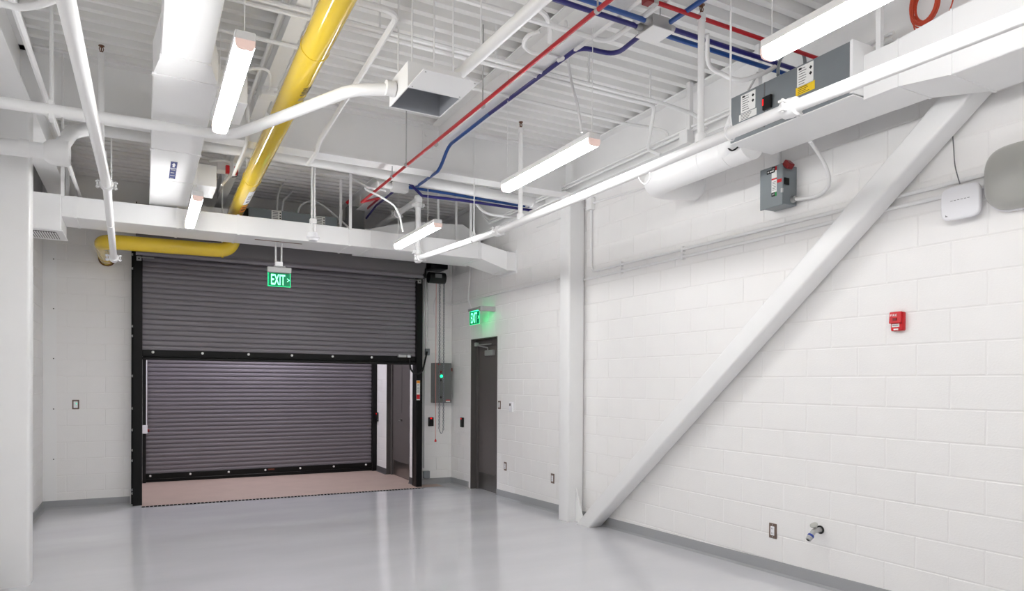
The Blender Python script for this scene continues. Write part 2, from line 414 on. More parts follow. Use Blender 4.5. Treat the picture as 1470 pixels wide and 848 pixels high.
build(lv, 'lever_handle', 'stainless', d2, smooth=40)
build(MB().cyl((lx-.004, ly_, lz_), (lx-.012, ly_, lz_), .028, 16), 'rose', 'stainless', d2, smooth=40)
build(MB().box(lx-.009, lx-.004, ly_-.012, ly_+.012, lz_+.12, lz_+1.05), 'vision_trim', 'frame_grey', d2)

def slat_curtain(parent, x0, x1, y, z0, z1, pitch):
    me = None; z = z0; n = int(round((z1-z0)/pitch)); wl = world_loc(parent)
    prof = [(-.011, 0), (-.0125, pitch*.06), (-.0130, pitch*.40), (-.0125, pitch*.72), (-.011, pitch*.77), (.013, pitch*.70), (.013, pitch+.0005), (.017, pitch+.0005), (.017, 0)]
    for i in range(n):
        if me is None:
            mb = MB().prism([(x0, y+a, b) for a, b in prof], (x1-x0, 0, 0))
            me = mesh_from(mb, 'slat', Vector(((x0+x1)/2, y, 0)), smooth=30); me.materials.append(MAT['slat_grey'])
        o = bpy.data.objects.new('slat', me); COL.objects.link(o); o.parent = parent; o.location = Vector(((x0+x1)/2, y, z0+i*pitch))-wl

# ---- outer roll-up door, half open
YC = 9.88
rd = thing('door_2', 'grey slatted roll-up door, half open, in black side guides', None, ((OX0+OX1)/2, YC, 0), kind='structure')
zb0 = (PY(300, 503, YC).z+PY(500, 511, YC).z)/2            # top of bottom bar
slat_curtain(rd, OX0-.03, OX1+.03, YC, zb0, 3.20, .0667)
bar = MB().box(OX0-.01, OX1+.01, YC-.025, YC+.025, zb0-.075, zb0+.004)
bar.box(OX0-.01, OX1+.01, YC-.045, YC+.03, zb0-.082, zb0-.07)
bar = build(bar, 'bottom_bar', 'black_steel', rd, bev=.002)
build(MB().box(OX0, OX1, YC-.018, YC+.018, zb0-.125, zb0-.08), 'rubber_seal', 'rubber', rd, bev=.01)
for xx in (219.5, 290.5, 356.5, 418.5, 477, 533):
    q = PY(xx, 500, YC); build(MB().lathe((q.x, YC-.026, zb0-.025), -Y_, [(.017, 0), (.017, .005), (.009, .012)], 10), 'bolt', 'label_white', bar, smooth=40)
for sx, (xa, xb) in ((-1, (P(188, 700, 1, 9.85).x, P(203.5, 700, 1, 9.80).x)), (1, (P(597.5, 690, 1, 9.80).x, P(605.5, 690, 1, 9.85).x))):
    g = MB(); fzz = floor_z(xa, 9.8)-.01; top = 3.33
    wall = (xa, xa+.012) if sx < 0 else (xb-.012, xb)
    g.box(xa, xb, 9.955, YB+.004, fzz, top)                 # leg on the wall
    g.box(xa+.03 if sx < 0 else xa, xb if sx < 0 else xb-.03, 9.80, 9.955, fzz, top)
    g.box(xa+.02 if sx < 0 else xa-.004, xb+.004 if sx < 0 else xb-.02, 9.79, 9.81, fzz, top)
    gd = build(g, 'guide', 'black_steel', rd, bev=.003)
    for yy in ((355, 365, 385, 468, 482, 539.5, 586, 617, 646, 661, 703, 708) if sx < 0 else ()):
        q = PY(190.5, yy, 9.95); r_ = .017
        build(MB().lathe((xa+.016, 9.954, q.z), -Y_, [(r_, 0), (r_, .004), (r_*.6, .010)], 8), 'bolt', 'galv_light', gd, smooth=40)
# brackets at the top corners
for xx, s in ((199.5, 1), (602, -1)):
    q = PY(xx, 371 if s > 0 else 404, 9.79)
    build(MB().box(q.x-.028, q.x+.028, 9.775, 9.785, q.z-.028, q.z+.028), 'corner_bracket', 'galv_light', rd, bev=.003)
    build(MB().box(q.x+(.03 if s > 0 else -.17), q.x+(.17 if s > 0 else -.03), 9.775, 9.785, q.z+.012, q.z+.026), 'stop_arm', 'galv_light', rd)
    build(MB().cyl((q.x, 9.776, q.z), (q.x, 9.77, q.z), .010, 8), 'bracket_bolt', 'black_steel', rd)
# hood with rounded lip
hx0, hx1 = P(195, 370, 1, 9.6).x, P(607, 400, 1, 9.6).x
hz = 3.145
prof = [(9.99, hz+.62), (9.62, hz+.62), (9.50, hz+.52), (9.47, hz+.40), (9.47, hz+.16), (9.52, hz+.05), (9.60, hz+.015), (9.60, hz+.03), (9.53, hz+.065), (9.485, hz+.17), (9.485, hz+.39), (9.515, hz+.51), (9.625, hz+.60), (9.99, hz+.60)]
build(MB().prism([(hx0, a, b) for a, b in prof], (hx1-hx0, 0, 0)), 'hood', 'hood_grey', rd, smooth=40)
build(MB().cyl((hx0, 9.60, hz+.012), (hx1, 9.60, hz+.012), .033, 14), 'hood_lip', 'slat_grey', rd, smooth=40)
build(MB().cyl((hx0+.02, 9.78, hz+.30), (hx1-.02, 9.78, hz+.30), .17, 24), 'curtain_roll', 'slat_grey', rd, smooth=40)
for xx in (hx0, hx1-.012): build(MB().box(xx, xx+.012, 9.49, 9.98, hz+.02, hz+.61), 'hood_end', 'black_steel', rd)
# safety-edge sensor, coil cord and warning sticker
q = PY(578, 511, YC-.03)
build(MB().box(q.x-.08, q.x+.05, YC-.075, YC-.027, q.z-.02, q.z+.02), 'edge_sensor', 'galv_light', rd, bev=.005)
build(MB().box(q.x+.07, q.x+.12, YC-.06, YC-.027, q.z-.02, q.z+.02), 'edge_sensor_box', 'white_plastic', rd, bev=.005)
cord = spline([PY(588, 515, 9.80), PY(590, 530, 9.78), PY(598, 537, 9.75), PY(606, 532, 9.78), PY(610, 518, 9.85), PY(613, 505, 9.93)], 6)
build(MB().tube(cord, .014, 8), 'sensor_cord', 'rubber', rd, smooth=40)
q = PY(600, 560, 9.79); q.x = P(600.5, 560, 1, 9.785).x
stk = build(quad((q.x, 9.789, q.z), X_, Z_, .028, .15), 'warning_label', 'label_white', rd)
build(quad((q.x, 9.788, q.z+.125), X_, Z_, .026, .02), 'warning_stripe', 'label_orange', stk); build(quad((q.x, 9.788, q.z-.10), X_, Z_, .026, .035), 'warning_stripe', 'red_plastic', stk)
for k in range(7): build(quad((q.x, 9.788, q.z+.09-k*.02), X_, Z_, .018, .004), 'print_line', 'label_grey', stk)
# operator (motor and gearbox) on the right of the hood
ox, oz = PY(625, 385, 9.75).x, PY(625, 385, 9.75).z
build(MB().box(ox-.14, ox+.14, 9.58, 9.90, oz-.03, oz+.16), 'operator_box', 'black_steel', rd, bev=.012, bseg=2)
mz = PY(625, 394, 9.7).z
build(MB().cyl((ox-.13, 9.70, mz-.05), (ox+.13, 9.70, mz-.05), .085, 20), 'motor', 'black_plastic', rd, smooth=40)
build(quad((ox+.0, 9.614, mz-.03), X_, Z_, .055, .03), 'motor_plate', 'label_grey', rd)
build(MB().lathe((ox-.19, 9.70, mz+.0), -X_, [(.03, 0), (.085, .005), (.085, .03), (.03, .035)], 20), 'sprocket', 'galv', rd, smooth=40)
build(MB().box(ox-.26, ox-.2, 9.6, 9.9, mz-.08, mz+.2), 'operator_bracket', 'black_steel', rd, bev=.004)
build(MB().tube(fillet([(ox+.13, 9.8, oz+.05), (ox+.22, 9.8, oz+.07), (ox+.24, 9.86, oz+.22), (ox+.2, 9.9, oz+.4)], .06), .012, 8), 'operator_cable', 'conduit_white', rd, smooth=40)
# hand chain loop and red pull cord
def chain(name, x, y, z0, z1, parent):
    mb = MB(); z = z0; k = 0
    while z > z1:
        c = Vector((x, y, z)); ux = X_ if k % 2 else Y_
        mb.tube([c+ux*.011*math.cos(t)+Z_*.020*math.sin(t) for t in [i*math.pi/4 for i in range(8)]], .0042, 5, closed=True)
        z -= .029; k += 1
    o = build(mb, name, 'chain', parent); o['kind'] = 'stuff'; return o
cx0, cx1 = PY(631, 500, 9.72).x, PY(637, 500, 9.72).x
cz = PY(634, 622, 9.72).z
chain('hand_chain', cx0, 9.72, mz-.1, cz+.06, rd); chain('hand_chain', cx1, 9.72, mz-.06, cz+.06, rd)
mbx = MB().tube(spline([(cx0, 9.72, cz+.065), ((cx0*3+cx1)/4, 9.72, cz+.02), ((cx0+cx1)/2, 9.72, cz), ((cx0+cx1*3)/4, 9.72, cz+.02), (cx1, 9.72, cz+.065)], 4), .0055, 6)
build(mbx, 'chain_loop', 'chain', rd, smooth=50)
rx = PY(625.5, 560, 9.72).x; rz = PY(625.5, 632, 9.72).z
build(MB().tube([(rx, 9.72, mz-.1), (rx, 9.72, rz+.02)], .0035, 6), 'release_cord', 'pink_cord', rd)
build(MB().lathe((rx, 9.72, rz-.02), Z_, [(.016, 0), (.018, .015), (.006, .045)], 10), 'release_handle', 'red_plastic', rd, smooth=40)

# ---- inner roll-up door, closed
ri = thing('door_3', 'closed grey slatted roll-up door at the far end of the vestibule', None, ((VXL+VXR)/2, VY, 0), kind='structure')
fzv = fz(1.8)
slat_curtain(ri, VXL+.02, VXR-.03, VY, fzv+.135, 3.2, .0667)
bb = MB().box(VXL+.03, VXR-.05, VY-.03, VY+.02, fzv+.045, fzv+.14); bb.box(VXL+.03, VXR-.05, VY-.05, VY+.02, fzv+.04, fzv+.055)
bb = build(bb, 'bottom_bar', 'black_steel', ri, bev=.003)
build(MB().box(VXL+.03, VXR-.05, VY-.015, VY+.012, fzv-.01, fzv+.045), 'rubber_seal', 'rubber', ri, bev=.008)
for xx in (215.7, 273, 328, 380.5, 430.5, 478.5, 524.5):
    q = PY(xx, 680, VY); build(MB().lathe((q.x, VY-.031, fzv+.105), -Y_, [(.017, 0), (.017, .005), (.009, .012)], 8), 'bolt', 'label_white', bb, smooth=40)
q = PY(389, 678, VY); build(quad((q.x, VY-.032, fzv+.112), X_, Z_, .05, .011), 'warning_label', 'bronze', bb)
for k in range(3): build(quad((q.x-.04+k*.04, VY-.0335, fzv+.112), X_, Z_, .010, .006), 'warning_print', 'dark_red', bb)
xa = P(534.5, 650, 1, VY-.08).x
build(MB().box(xa, VXR-.002, VY-.10, VY+.05, fzv-.01, 3.2), 'guide', 'black_steel', ri, bev=.003)
build(MB().box(VXL+.002, VXL+.05, VY-.10, VY+.05, fzv-.01, 3.2), 'guide', 'black_steel', ri, bev=.003)
# conduit and pull box on the left of the inner door
q = PY(208, 616, VY-.08); pb = thing('pull_box', 'small white box with red button on conduit in front of inner roll-up door', 'switch box', (q.x, VY-.08, q.z-.07))
build(MB().box(q.x-.035, q.x+.035, VY-.12, VY-.04, q.z-.065, q.z+.065), 'box_body', 'white_plastic', pb, bev=.005)
build(MB().cyl((q.x+.035, VY-.08, q.z-.02), (q.x+.06, VY-.08, q.z-.02), .022, 12), 'button', 'dark_red', pb, smooth=40)
build(MB().cyl((q.x+.012, VY-.08, q.z+.06), (q.x+.012, VY-.08, 3.2), .017, 8), 'riser_conduit', 'conduit_white', pb, smooth=40)
# card reader in the vestibule
q = PX(542.5, 598, VXR); cr = thing('card_reader', 'black card reader with red light on the vestibule block wall', 'card reader', (VXR-.02, q.y, q.z-.1))
build(MB().box(VXR-.03, VXR, q.y-.045, q.y+.045, q.z-.08, q.z+.08), 'reader_body', 'black_plastic', cr, bev=.008, bseg=2)
build(MB().box(VXR-.0315, VXR-.029, q.y-.02, q.y+.02, q.z+.045, q.z+.062), 'status_light', 'red_lamp', cr)

# ---- trench drain grate across the doorway
dg = thing('trench_drain', 'black slotted trench drain grate across the roll-up doorway', 'floor drain', (1.84, 9.655, fz(1.84)))
gx0, gx1 = P(202, 727, 2, 0).x, OX1-.02
rail = MB()
for yy in (9.612, 9.693):
    rail.hexa([(gx0, yy-.006, fz(gx0)-.03), (gx1, yy-.006, fz(gx1)-.03), (gx1, yy+.006, fz(gx1)-.03), (gx0, yy+.006, fz(gx0)-.03)],
              [(gx0, yy-.006, fz(gx0)+.003), (gx1, yy-.006, fz(gx1)+.003), (gx1, yy+.006, fz(gx1)+.003), (gx0, yy+.006, fz(gx0)+.003)])
build(rail, 'grate_frame', 'black_steel', dg)
bars = MB(); x = gx0
while x < gx1:
    bars.box(x, x+.012, 9.615, 9.69, fz(x)-.006, fz(x)+.002); x += .045
bars = build(bars, 'grate_bars', 'galv_light', dg, kind='stuff')

# ================================================================== STEEL FRAME
def hss(name, x0, x1, y0, y1, z0, z1, label):
    o = build(MB().box(x0, x1, y0, y1, z0, z1), name, 'steel_white', label=label, cat='column', bev=.022, bseg=3); return o
hss('steel_column', 4.087, 4.29, 6.27, 6.473, floor_z(4.2, 6.37)-.03, 3.66, 'white square steel column against the right wall at the foot of the brace')
hss('steel_column', -.967, -.762, 6.28, 6.483, -.05, 3.64, 'white square steel column by the left wall below the drain pipe')
U1, U2 = PX(955, 600, 4.108), PX(1329, 160, 4.108)
dv = (U2-U1).normalized(); nd = Vector((0, dv.z, -dv.y)); nd = nd if nd.z < 0 else -nd
hb = .080; c1 = U1+nd*hb; c1.x = 4.188
t0 = (6.262-.0516-c1.y)/dv.y; t1 = (3.56-c1.z)/dv.z
br = MB().obox(c1+dv*(t0+t1)/2, dv, X_, nd, (t1-t0)/2, hb, hb)
brace = thing('diagonal_brace', 'large white square-tube diagonal brace rising along the right wall', 'brace', c1+dv*t0)
build(br, 'brace_tube', 'steel_white', brace, bev=.02, bseg=3)
gp = c1+dv*t0
build(MB().prism([(4.185, 6.268, floor_z(4.2, 6.3)-.02), (4.185, gp.y-.12, floor_z(4.2, 6)-.02), (4.185, gp.y-.06, .16), (4.185, 6.268, .42)], (.014, 0, 0)), 'gusset_plate', 'steel_white', brace)

def ibeam(name, axis, c, a, b, ztop, depth, bf, label, tf=.012, tw=.008, group=None, m='steel_white'):
    zb = ztop-depth; h = bf/2
    sec = [(-h, zb), (h, zb), (h, zb+tf), (tw/2, zb+tf), (tw/2, ztop-tf), (h, ztop-tf), (h, ztop), (-h, ztop), (-h, ztop-tf), (-tw/2, ztop-tf), (-tw/2, zb+tf), (-h, zb+tf)]
    if axis == 'X': mb = MB().prism([(a, c+u, z) for u, z in sec], (b-a, 0, 0))
    else: mb = MB().prism([(c+u, a, z) for u, z in sec], (0, b-a, 0))
    return build(mb, name, m, label=label, cat='beam', group=group)
ZT = ZD-.002
gird = ibeam('girder', 'X', 6.385, -.85, 4.10, ZT, .46, .19, 'deep white steel girder spanning the room above the drain pipe', .016, .01)
ibeam('spandrel_beam', 'Y', 4.19, YF, YB, ZT, .47, .19, 'deep white steel edge beam along the top of the right wall', .016, .01)
ibeam('spandrel_beam', 'Y', -.84, YF, YB, ZT, .47, .19, 'deep white steel edge beam along the top of the left wall', .016, .01)
ibeam('deck_beam', 'Y', .862, YF, 6.37, ZT, .24, .10, 'narrow white deck beam above the yellow pipe, nearer than the girder', .009, .006)
ibeam('deck_beam', 'Y', .862, 6.40, YB, ZT, .24, .10, 'narrow white deck beam between the girder and the back wall above the yellow pipe', .009, .006)
b1 = ibeam('deck_beam', 'Y', 2.565, YF, 6.30, ZT, .24, .155, 'white deck beam running beside the red conduit to the girder', .011, .007)
ibeam('deck_beam', 'Y', 2.565, 6.40, YB, ZT, .24, .155, 'white deck beam between the girder and the back wall near the sprinkler drop', .011, .007)
cl = build(MB().box(2.42, 2.52, 6.362, 6.378, 3.80, 4.07), 'connection_plate', 'steel_white', gird)
for zz in (3.88, 3.95, 4.02): build(MB().lathe((2.455, 6.363, zz), -Y_, [(.018, 0), (.018, .012), (.008, .014)], 8), 'bolt', 'steel_white', gird)

# ================================================================== DUCTS
def seam_y(parent, x0, x1, y, z0, z1, t=.012, e=.005, name='duct_seam', m='duct_white'):
    mb = MB(); mb.box(x0-e, x1+e, y-t, y+t, z0-e, z0+.0005); mb.box(x0-e, x1+e, y-t, y+t, z1-.0005, z1+e); mb.box(x0-e, x0+.0005, y-t, y+t, z0, z1); mb.box(x1-.0005, x1+e, y-t, y+t, z0, z1)
    return build(mb, name, m, parent)
def seam_x(parent, x, y0, y1, z0, z1, t=.012, e=.005, name='duct_seam', m='duct_white'):
    mb = MB(); mb.box(x-t, x+t, y0-e, y1+e, z0-e, z0+.0005); mb.box(x-t, x+t, y0-e, y1+e, z1-.0005, z1+e); mb.box(x-t, x+t, y0-e, y0+.0005, z0, z1); mb.box(x-t, x+t, y1-.0005, y1+e, z0, z1)
    return build(mb, name, m, parent)
# cross duct below the girder level, in front of the roll-up door
CY0, CY1, CZ0, CZ1 = 8.03, 8.55, 3.188, 3.398
cdk = thing('cross_duct', 'long white rectangular duct crossing the room in front of the roll-up door', 'duct', (1.6, 8.3, CZ0))
xe = PY(692, 360, CY0).x; xt = 4.17
build(MB().box(PY(88, 300, CY0).x, xe, CY0, CY1, CZ0, CZ1), 'duct_run', 'duct_white', cdk, bev=.004)
W0_, W1_ = RWA, RWB = PX(743, 361, XR), PX(719, 393, XR)
ez0, ez1 = 3.045, 3.285; ey0, ey1 = 7.87, 8.29
tr = MB().hexa([(xe, CY0, CZ0), (xt, ey0, ez0), (xt, ey1, ez0), (xe, CY1, CZ0)], [(xe, CY0, CZ1), (xt, ey0, ez1), (xt, ey1, ez1), (xe, CY1, CZ1)])
build(tr, 'offset_transition', 'duct_white', cdk)
build(MB().box(xt, XR-.001, ey0, ey1, ez0, ez1), 'wall_collar', 'duct_white', cdk)
build(MB().box(XR-.012, XR, ey0-.03, ey1+.03, ez0-.03, ez1+.03), 'wall_flange', 'duct_white', cdk)
for xx in (108, 255, 342, 502, 534, 688): seam_x(cdk, PY(xx, 330, CY0).x, CY0, CY1, CZ0, CZ1)
seam_x(cdk, xt, ey0, ey1, ez0, ez1)
bx0, bx1 = XL+.012, PY(88, 300, CY0).x
gz = PY(75, 329, CY0).z
build(MB().box(bx0, bx1, CY0-.01, CY1, gz, CZ1+.003), 'diffuser_boot', 'duct_white', cdk, bev=.004)
grl = build(MB().box(bx0+.01, bx1+.012, CY0-.02, CY1+.01, gz-.012, gz-.001), 'diffuser_frame', 'smooth_white', cdk, bev=.003)
build(MB().box(bx0+.07, bx1-.05, CY0+.06, CY1-.07, gz-.0135, gz-.011), 'diffuser_throat', 'dark_base', cdk)
n = 11; gx = bx1-bx0-.14
for i in range(n):
    x = bx0+.08+gx*i/(n-1); build(MB().obox((x, (CY0+CY1)/2, gz-.018), (1, 0, .5), Y_, (-.5, 0, 1), .006, (CY1-CY0)/2-.07, .0012), 'louvre', 'smooth_white', grl)
# slot in the underside with green glow comes from the sign below
build(MB().box(PY(366, 346, 8.2).x, PY(434, 350, 8.2).x, 8.20, 8.225, CZ0-.0025, CZ0-.0002), 'slot', 'bronze', cdk)

# left supply duct
LZ0, LZ1 = 3.425, 3.62
ld = thing('supply_duct', 'wide white rectangular duct running along the ceiling on the left with blue label', 'duct', (.25, 6, LZ0))
ka = (LZ0-ZC)/(3.60-ZC)       # same sight lines, lower duct
d0, d1_, n0, n1, t_a, t_b, t_e = .05*ka, .445*ka, .09*ka, .376*ka, 4.80*ka, 5.10*ka, 8.26
build(MB().box(d0, d1_, t_b, t_e, LZ0, LZ1), 'duct_run', 'duct_white', ld, bev=.004)
build(MB().hexa([(n0, t_a, LZ0), (n1, t_a, LZ0), (d1_, t_b, LZ0), (d0, t_b, LZ0)], [(n0, t_a, LZ1+.05), (n1, t_a, LZ1+.05), (d1_, t_b, LZ1), (d0, t_b, LZ1)]), 'transition', 'duct_white', ld)
build(MB().box(n0, n1, -1.0, t_a, LZ0, LZ1+.05), 'duct_branch', 'duct_white', ld, bev=.004)
for yy, a, b in ((t_b+.01, d0, d1_), (6.75*ka, d0, d1_), (7.75*ka, d0, d1_), (t_a-.01, n0, n1), (3.2*ka, n0, n1)): seam_y(ld, a, b, yy, LZ0, LZ1, .008, .004)
for yy in (t_b, t_a, 6.75*ka):
    for xx in ((d0+.005, d1_-.005) if yy != t_a else (n0+.005, n1-.005)): build(MB().box(xx-.012, xx+.012, yy-.015, yy+.015, LZ0-.012, LZ0), 'corner_clip', 'duct_white', ld)
q = PZ(248.5, 244, LZ0); ya_, yb_2 = PZ(249, 231, LZ0).y, PZ(248, 257, LZ0).y; ym_ = PZ(248.5, 241.5, LZ0).y; hw2 = .5*(PZ(254, 244, LZ0).x-PZ(243, 244, LZ0).x)
lb = build(MB().box(q.x-hw2, q.x+hw2, ya_, yb_2, LZ0-.0012, LZ0-.0002), 'flow_label', 'label_white', ld)
build(MB().box(q.x-hw2*.86, q.x+hw2*.86, ya_+.015, ym_-.01, LZ0-.0018, LZ0-.0010), 'arrow_field', 'label_blue', lb)
build(MB().box(q.x-hw2*.86, q.x+hw2*.86, ym_+.01, yb_2-.015, LZ0-.0018, LZ0-.0010), 'text_field', 'label_blue', lb)
aw = hw2*.55; a0_ = ya_+.05; a1__ = ym_-.04; am_ = (a0_+a1__)/2
build(MB().prism([(q.x, a0_, LZ0-.0026), (q.x+aw, am_, LZ0-.0026), (q.x+aw*.5, am_, LZ0-.0026), (q.x+aw*.5, a1__, LZ0-.0026), (q.x-aw*.5, a1__, LZ0-.0026), (q.x-aw*.5, am_, LZ0-.0026), (q.x-aw, am_, LZ0-.0026)], (0, 0, .0007)), 'flow_arrow', 'label_white', lb)
for k in range(4):
    yy = ym_+.045+(yb_2-ym_-.08)*k/3; build(MB().box(q.x-hw2*.6, q.x+hw2*(.6-.2*(k % 2)), yy-.012, yy+.012, LZ0-.0025, LZ0-.0017), 'print_line', 'grey_plastic', lb)
# branch boxes to the right of the supply duct
q = PZ(311, 269, LZ0); k = PZ(305, 285, LZ0)
build(MB().box(d1_+.001, q.x, q.y, k.y, LZ0+.001, PY(297, 236, q.y).z), 'branch_plenum', 'duct_white', label='white sheet-metal plenum box on the side of the supply duct above the far strip light', cat='duct', bev=.004)
q = PZ(355.5, 150, LZ0); k = PZ(347, 181, LZ0)
build(MB().box(d1_+.001, q.x, q.y, k.y, LZ0+.001, PY(357, 108, q.y).z), 'branch_plenum', 'duct_white', label='white sheet-metal plenum box on the side of the supply duct next to the yellow pipe', cat='duct', bev=.004)

# exhaust plenum box with open bottom and its pipe
EZ = 3.28
ex = thing('exhaust_plenum', 'white exhaust hood box with open grey underside hung from the deck', 'vent hood', (1.62, 4.2, EZ))
e0, e1 = PZ(559, 154, EZ).x, PZ(630, 168, EZ).x+.01; f0 = PZ(583, 124, EZ).y; f1 = PZ(559, 154, EZ).y; f2 = PZ(607, 99, EZ).y; eh = .145
bxm = MB(); t = .006
bxm.box(e0, e0+t, f0, f1, EZ, EZ+eh); bxm.box(e1-t, e1, f0, f1, EZ, EZ+eh); bxm.box(e0+t, e1-t, f1-t, f1, EZ, EZ+eh); bxm.box(e0+t, e1-t, f0, f0+t, EZ, EZ+eh)
build(bxm, 'hood_sides', 'smooth_white', ex)
build(MB().box(e0+.0005, e1-.0005, f0+.0005, f1-.0005, EZ+eh, EZ+eh+t), 'hood_top', 'smooth_white', ex)
inn = MB(); k = .0075
inn.box(e0+k-.001, e0+k, f0+k, f1-k, EZ+.004, EZ+eh-.001); inn.box(e1-k, e1-k+.001, f0+k, f1-k, EZ+.004, EZ+eh-.001); inn.box(e0+k, e1-k, f1-k, f1-k+.001, EZ+.004, EZ+eh-.001); inn.box(e0+k, e1-k, f0+k-.001, f0+k, EZ+.004, EZ+eh-.001); inn.box(e0+k, e1-k, f0+k, f1-k, EZ+eh-.003, EZ+eh-.001)
build(inn, 'hood_lining', 'cavity', ex)
build(MB().box(e0, e1, f2, f0+.004, EZ-.001, EZ+.004), 'front_plate', 'smooth_white', ex)
for xx, yy in ((e0+.02, f2+.02), (e1-.02, f2+.02), (e0+.02, f0-.02), (e1-.02, f0-.02)): build(MB().cyl((xx, yy, EZ-.001), (xx, yy, EZ-.004), .005, 6), 'screw', 'galv_light', ex)
def rod(name, x, y, z0, z1, r, parent=None, m='conduit_white', **k): return build(MB().cyl((x, y, z0), (x, y, z1), r, 8), name, m, parent, smooth=40, **k)
for xx, yy in ((e0+.05, f1-.02), (e0+.03, f0+.01), (e1-.05, f0+.01), (e1-.05, f1-.02)): rod('hanger_rod', xx, yy, EZ+eh, ZD+.02, .005, ex)
pz = 3.345
pp = [(-1.079, PZ(150, 172, pz).y, pz), PZ(330, 196, pz), PZ(505, 129, pz), (e0-.002, PZ(560, 127, pz).y, pz)]
ep = thing('exhaust_pipe', 'white bent exhaust pipe feeding the hood box, passing under the yellow pipe', 'pipe', (.2, 5.8, pz))
build(MB().tube(fillet(pp, .30, 10), .037, 14), 'pipe_run', 'pipe_white', ep, smooth=40)
q = pp[3]; build(MB().cyl((q[0]-.06, q[1], pz), (q[0]-.004, q[1], pz), .045, 16), 'pipe_collar', 'pipe_white', ep, smooth=40)
hy = PZ(150, 172, pz).y; hx = PY(74, 157, hy).x
build(MB().box(hx-.016, hx+.016, hy-.045, hy+.045, pz-.062, pz+.062), 'hanger_clamp', 'pipe_white', ep, bev=.004)
rod('hanger_rod', hx, hy, pz+.06, ZD+.02, .013, ep)

# roof drain pipe behind the girder with offset to the left
dy = 7.0; dz = 3.75
h1 = PY(80, 219, 6.12); h0 = Vector((-1.079, 6.12, h1.z-.012)); j1 = PY(103, 190, 6.9)
dp = thing('drain_pipe', 'thick white roof drain pipe crossing behind the girder with an angled offset at left', 'pipe', (1.5, dy, dz))
build(MB().tube(fillet([h1+Vector((0, .02, .01)), j1, PY(130, 184, dy), PY(470, 234, dy), PY(790, 294.5, dy), (4.02, dy, PY(790, 294.5, dy).z-.01)], .10, 5), .056, 16), 'pipe_run', 'pipe_white', dp, smooth=40)
build(MB().tube([h0, h1], .058, 16), 'pipe_arm', 'pipe_white', dp, smooth=40)
build(MB().lathe(h1-X_*.04, X_, [(.064, -.03), (.088, .0), (.094, .03), (.094, .125), (.086, .13)], 20), 'cleanout_hub', 'pipe_white', dp, smooth=40)
build(MB().cyl(h1-X_*.22, h1-X_*.16, .063, 18), 'pipe_coupling', 'pipe_white', dp, smooth=40)
for xx in (90, 160, 467, 700):
    pt = PY(xx, 185 if xx < 200 else (233 if xx == 467 else 277), dy if xx > 100 else 6.3); rod('hanger_rod', pt.x, pt.y, pt.z, ZD+.02, .008, dp)

# VAV terminal unit on the right
VX0, VX1, VYa, VYb, VZ0, VZ1 = 3.55, 3.965, 2.525, 3.435, 3.232, 3.532
va = thing('air_terminal_unit', 'galvanized air terminal box with white and yellow labels beside the right wall', 'duct unit', (3.76, 3.0, VZ0))
ub = build(MB().box(VX0, VX1, VYa, VYb, VZ0-.008, VZ1), 'unit_casing', 'galv', va, bev=.003)
build(MB().box(VX0+.006, VX1+.004, VYa-.01, VYb+.005, VZ0-.014, VZ0-.0075), 'unit_bottom', 'duct_white', va)
build(MB().box(VX0-.001, VX1, VYa-.012, VYa+.006, VZ0, VZ1+.004), 'unit_end', 'duct_white', va)
sy = PX(1097.5, 150, VX0).y; build(MB().box(VX0-.003, VX0+.001, sy-.004, sy+.004, VZ0+.008, VZ1-.002), 'casing_joint', 'label_grey', va)
def wl_label(px, py, hw, hh, m, name='label', par=va, X=VX0):
    c = PX(px, py, X); return build(MB().box(X-.0015, X-.0003, c.y-hw, c.y+hw, c.z-hh, c.z+hh), name, m, par), c
def print_lines(par, c, hw, hh, n, X, m='label_grey', frac=.8, tl=.003):
    for i in range(n):
        z = c.z+hh*(.75-1.5*i/max(1, n-1)); l = hw*(frac-.25*random.random())
        build(MB().box(X-.0022, X-.0014, c.y+hw*.85-2*l*.85, c.y+hw*.85, z-tl, z+tl), 'print_line', m, par)
for (px, py, hw, hh) in ((1074, 146, .062, .060), (1156, 107, .058, .062)):
    l, c = wl_label(px, py, hw, hh, 'label_white'); print_lines(l, Vector((0, c.y+hw*.2, c.z)), hw*.7, hh, 7, VX0, tl=.0022)
    for zz in (.03, -.005): build(MB().obox((VX0-.0018, c.y-hw*.68, c.z+zz), (0, 1, 1), (0, -1, 1), X_, .008, .008, .0005), 'hazard_mark', 'label_black', l)
    build(MB().box(VX0-.0022, VX0-.0014, c.y+hw*.45, c.y+hw*.8, c.z+hh*.66, c.z+hh*.86), 'maker_mark', 'label_black', l)
l, c = wl_label(1073.5, 165, .075, .022, 'label_white'); print_lines(l, c, .07, .02, 4, VX0, tl=.0018)
l, c = wl_label(1156, 127, .068, .026, 'label_yellow'); print_lines(l, c, .06, .022, 4, VX0, 'label_black', tl=.0015)
q = PX(1103, 148, VX0); cb = build(MB().box(VX0-.02, VX0, q.y-.034, q.y+.034, q.z-.04, q.z+.045), 'control_box', 'black_plastic', va, bev=.003)
build(MB().box(VX0-.021, VX0-.019, q.y+.022, q.y+.032, q.z-.01, q.z+.03), 'red_tag', 'red_lamp', cb)
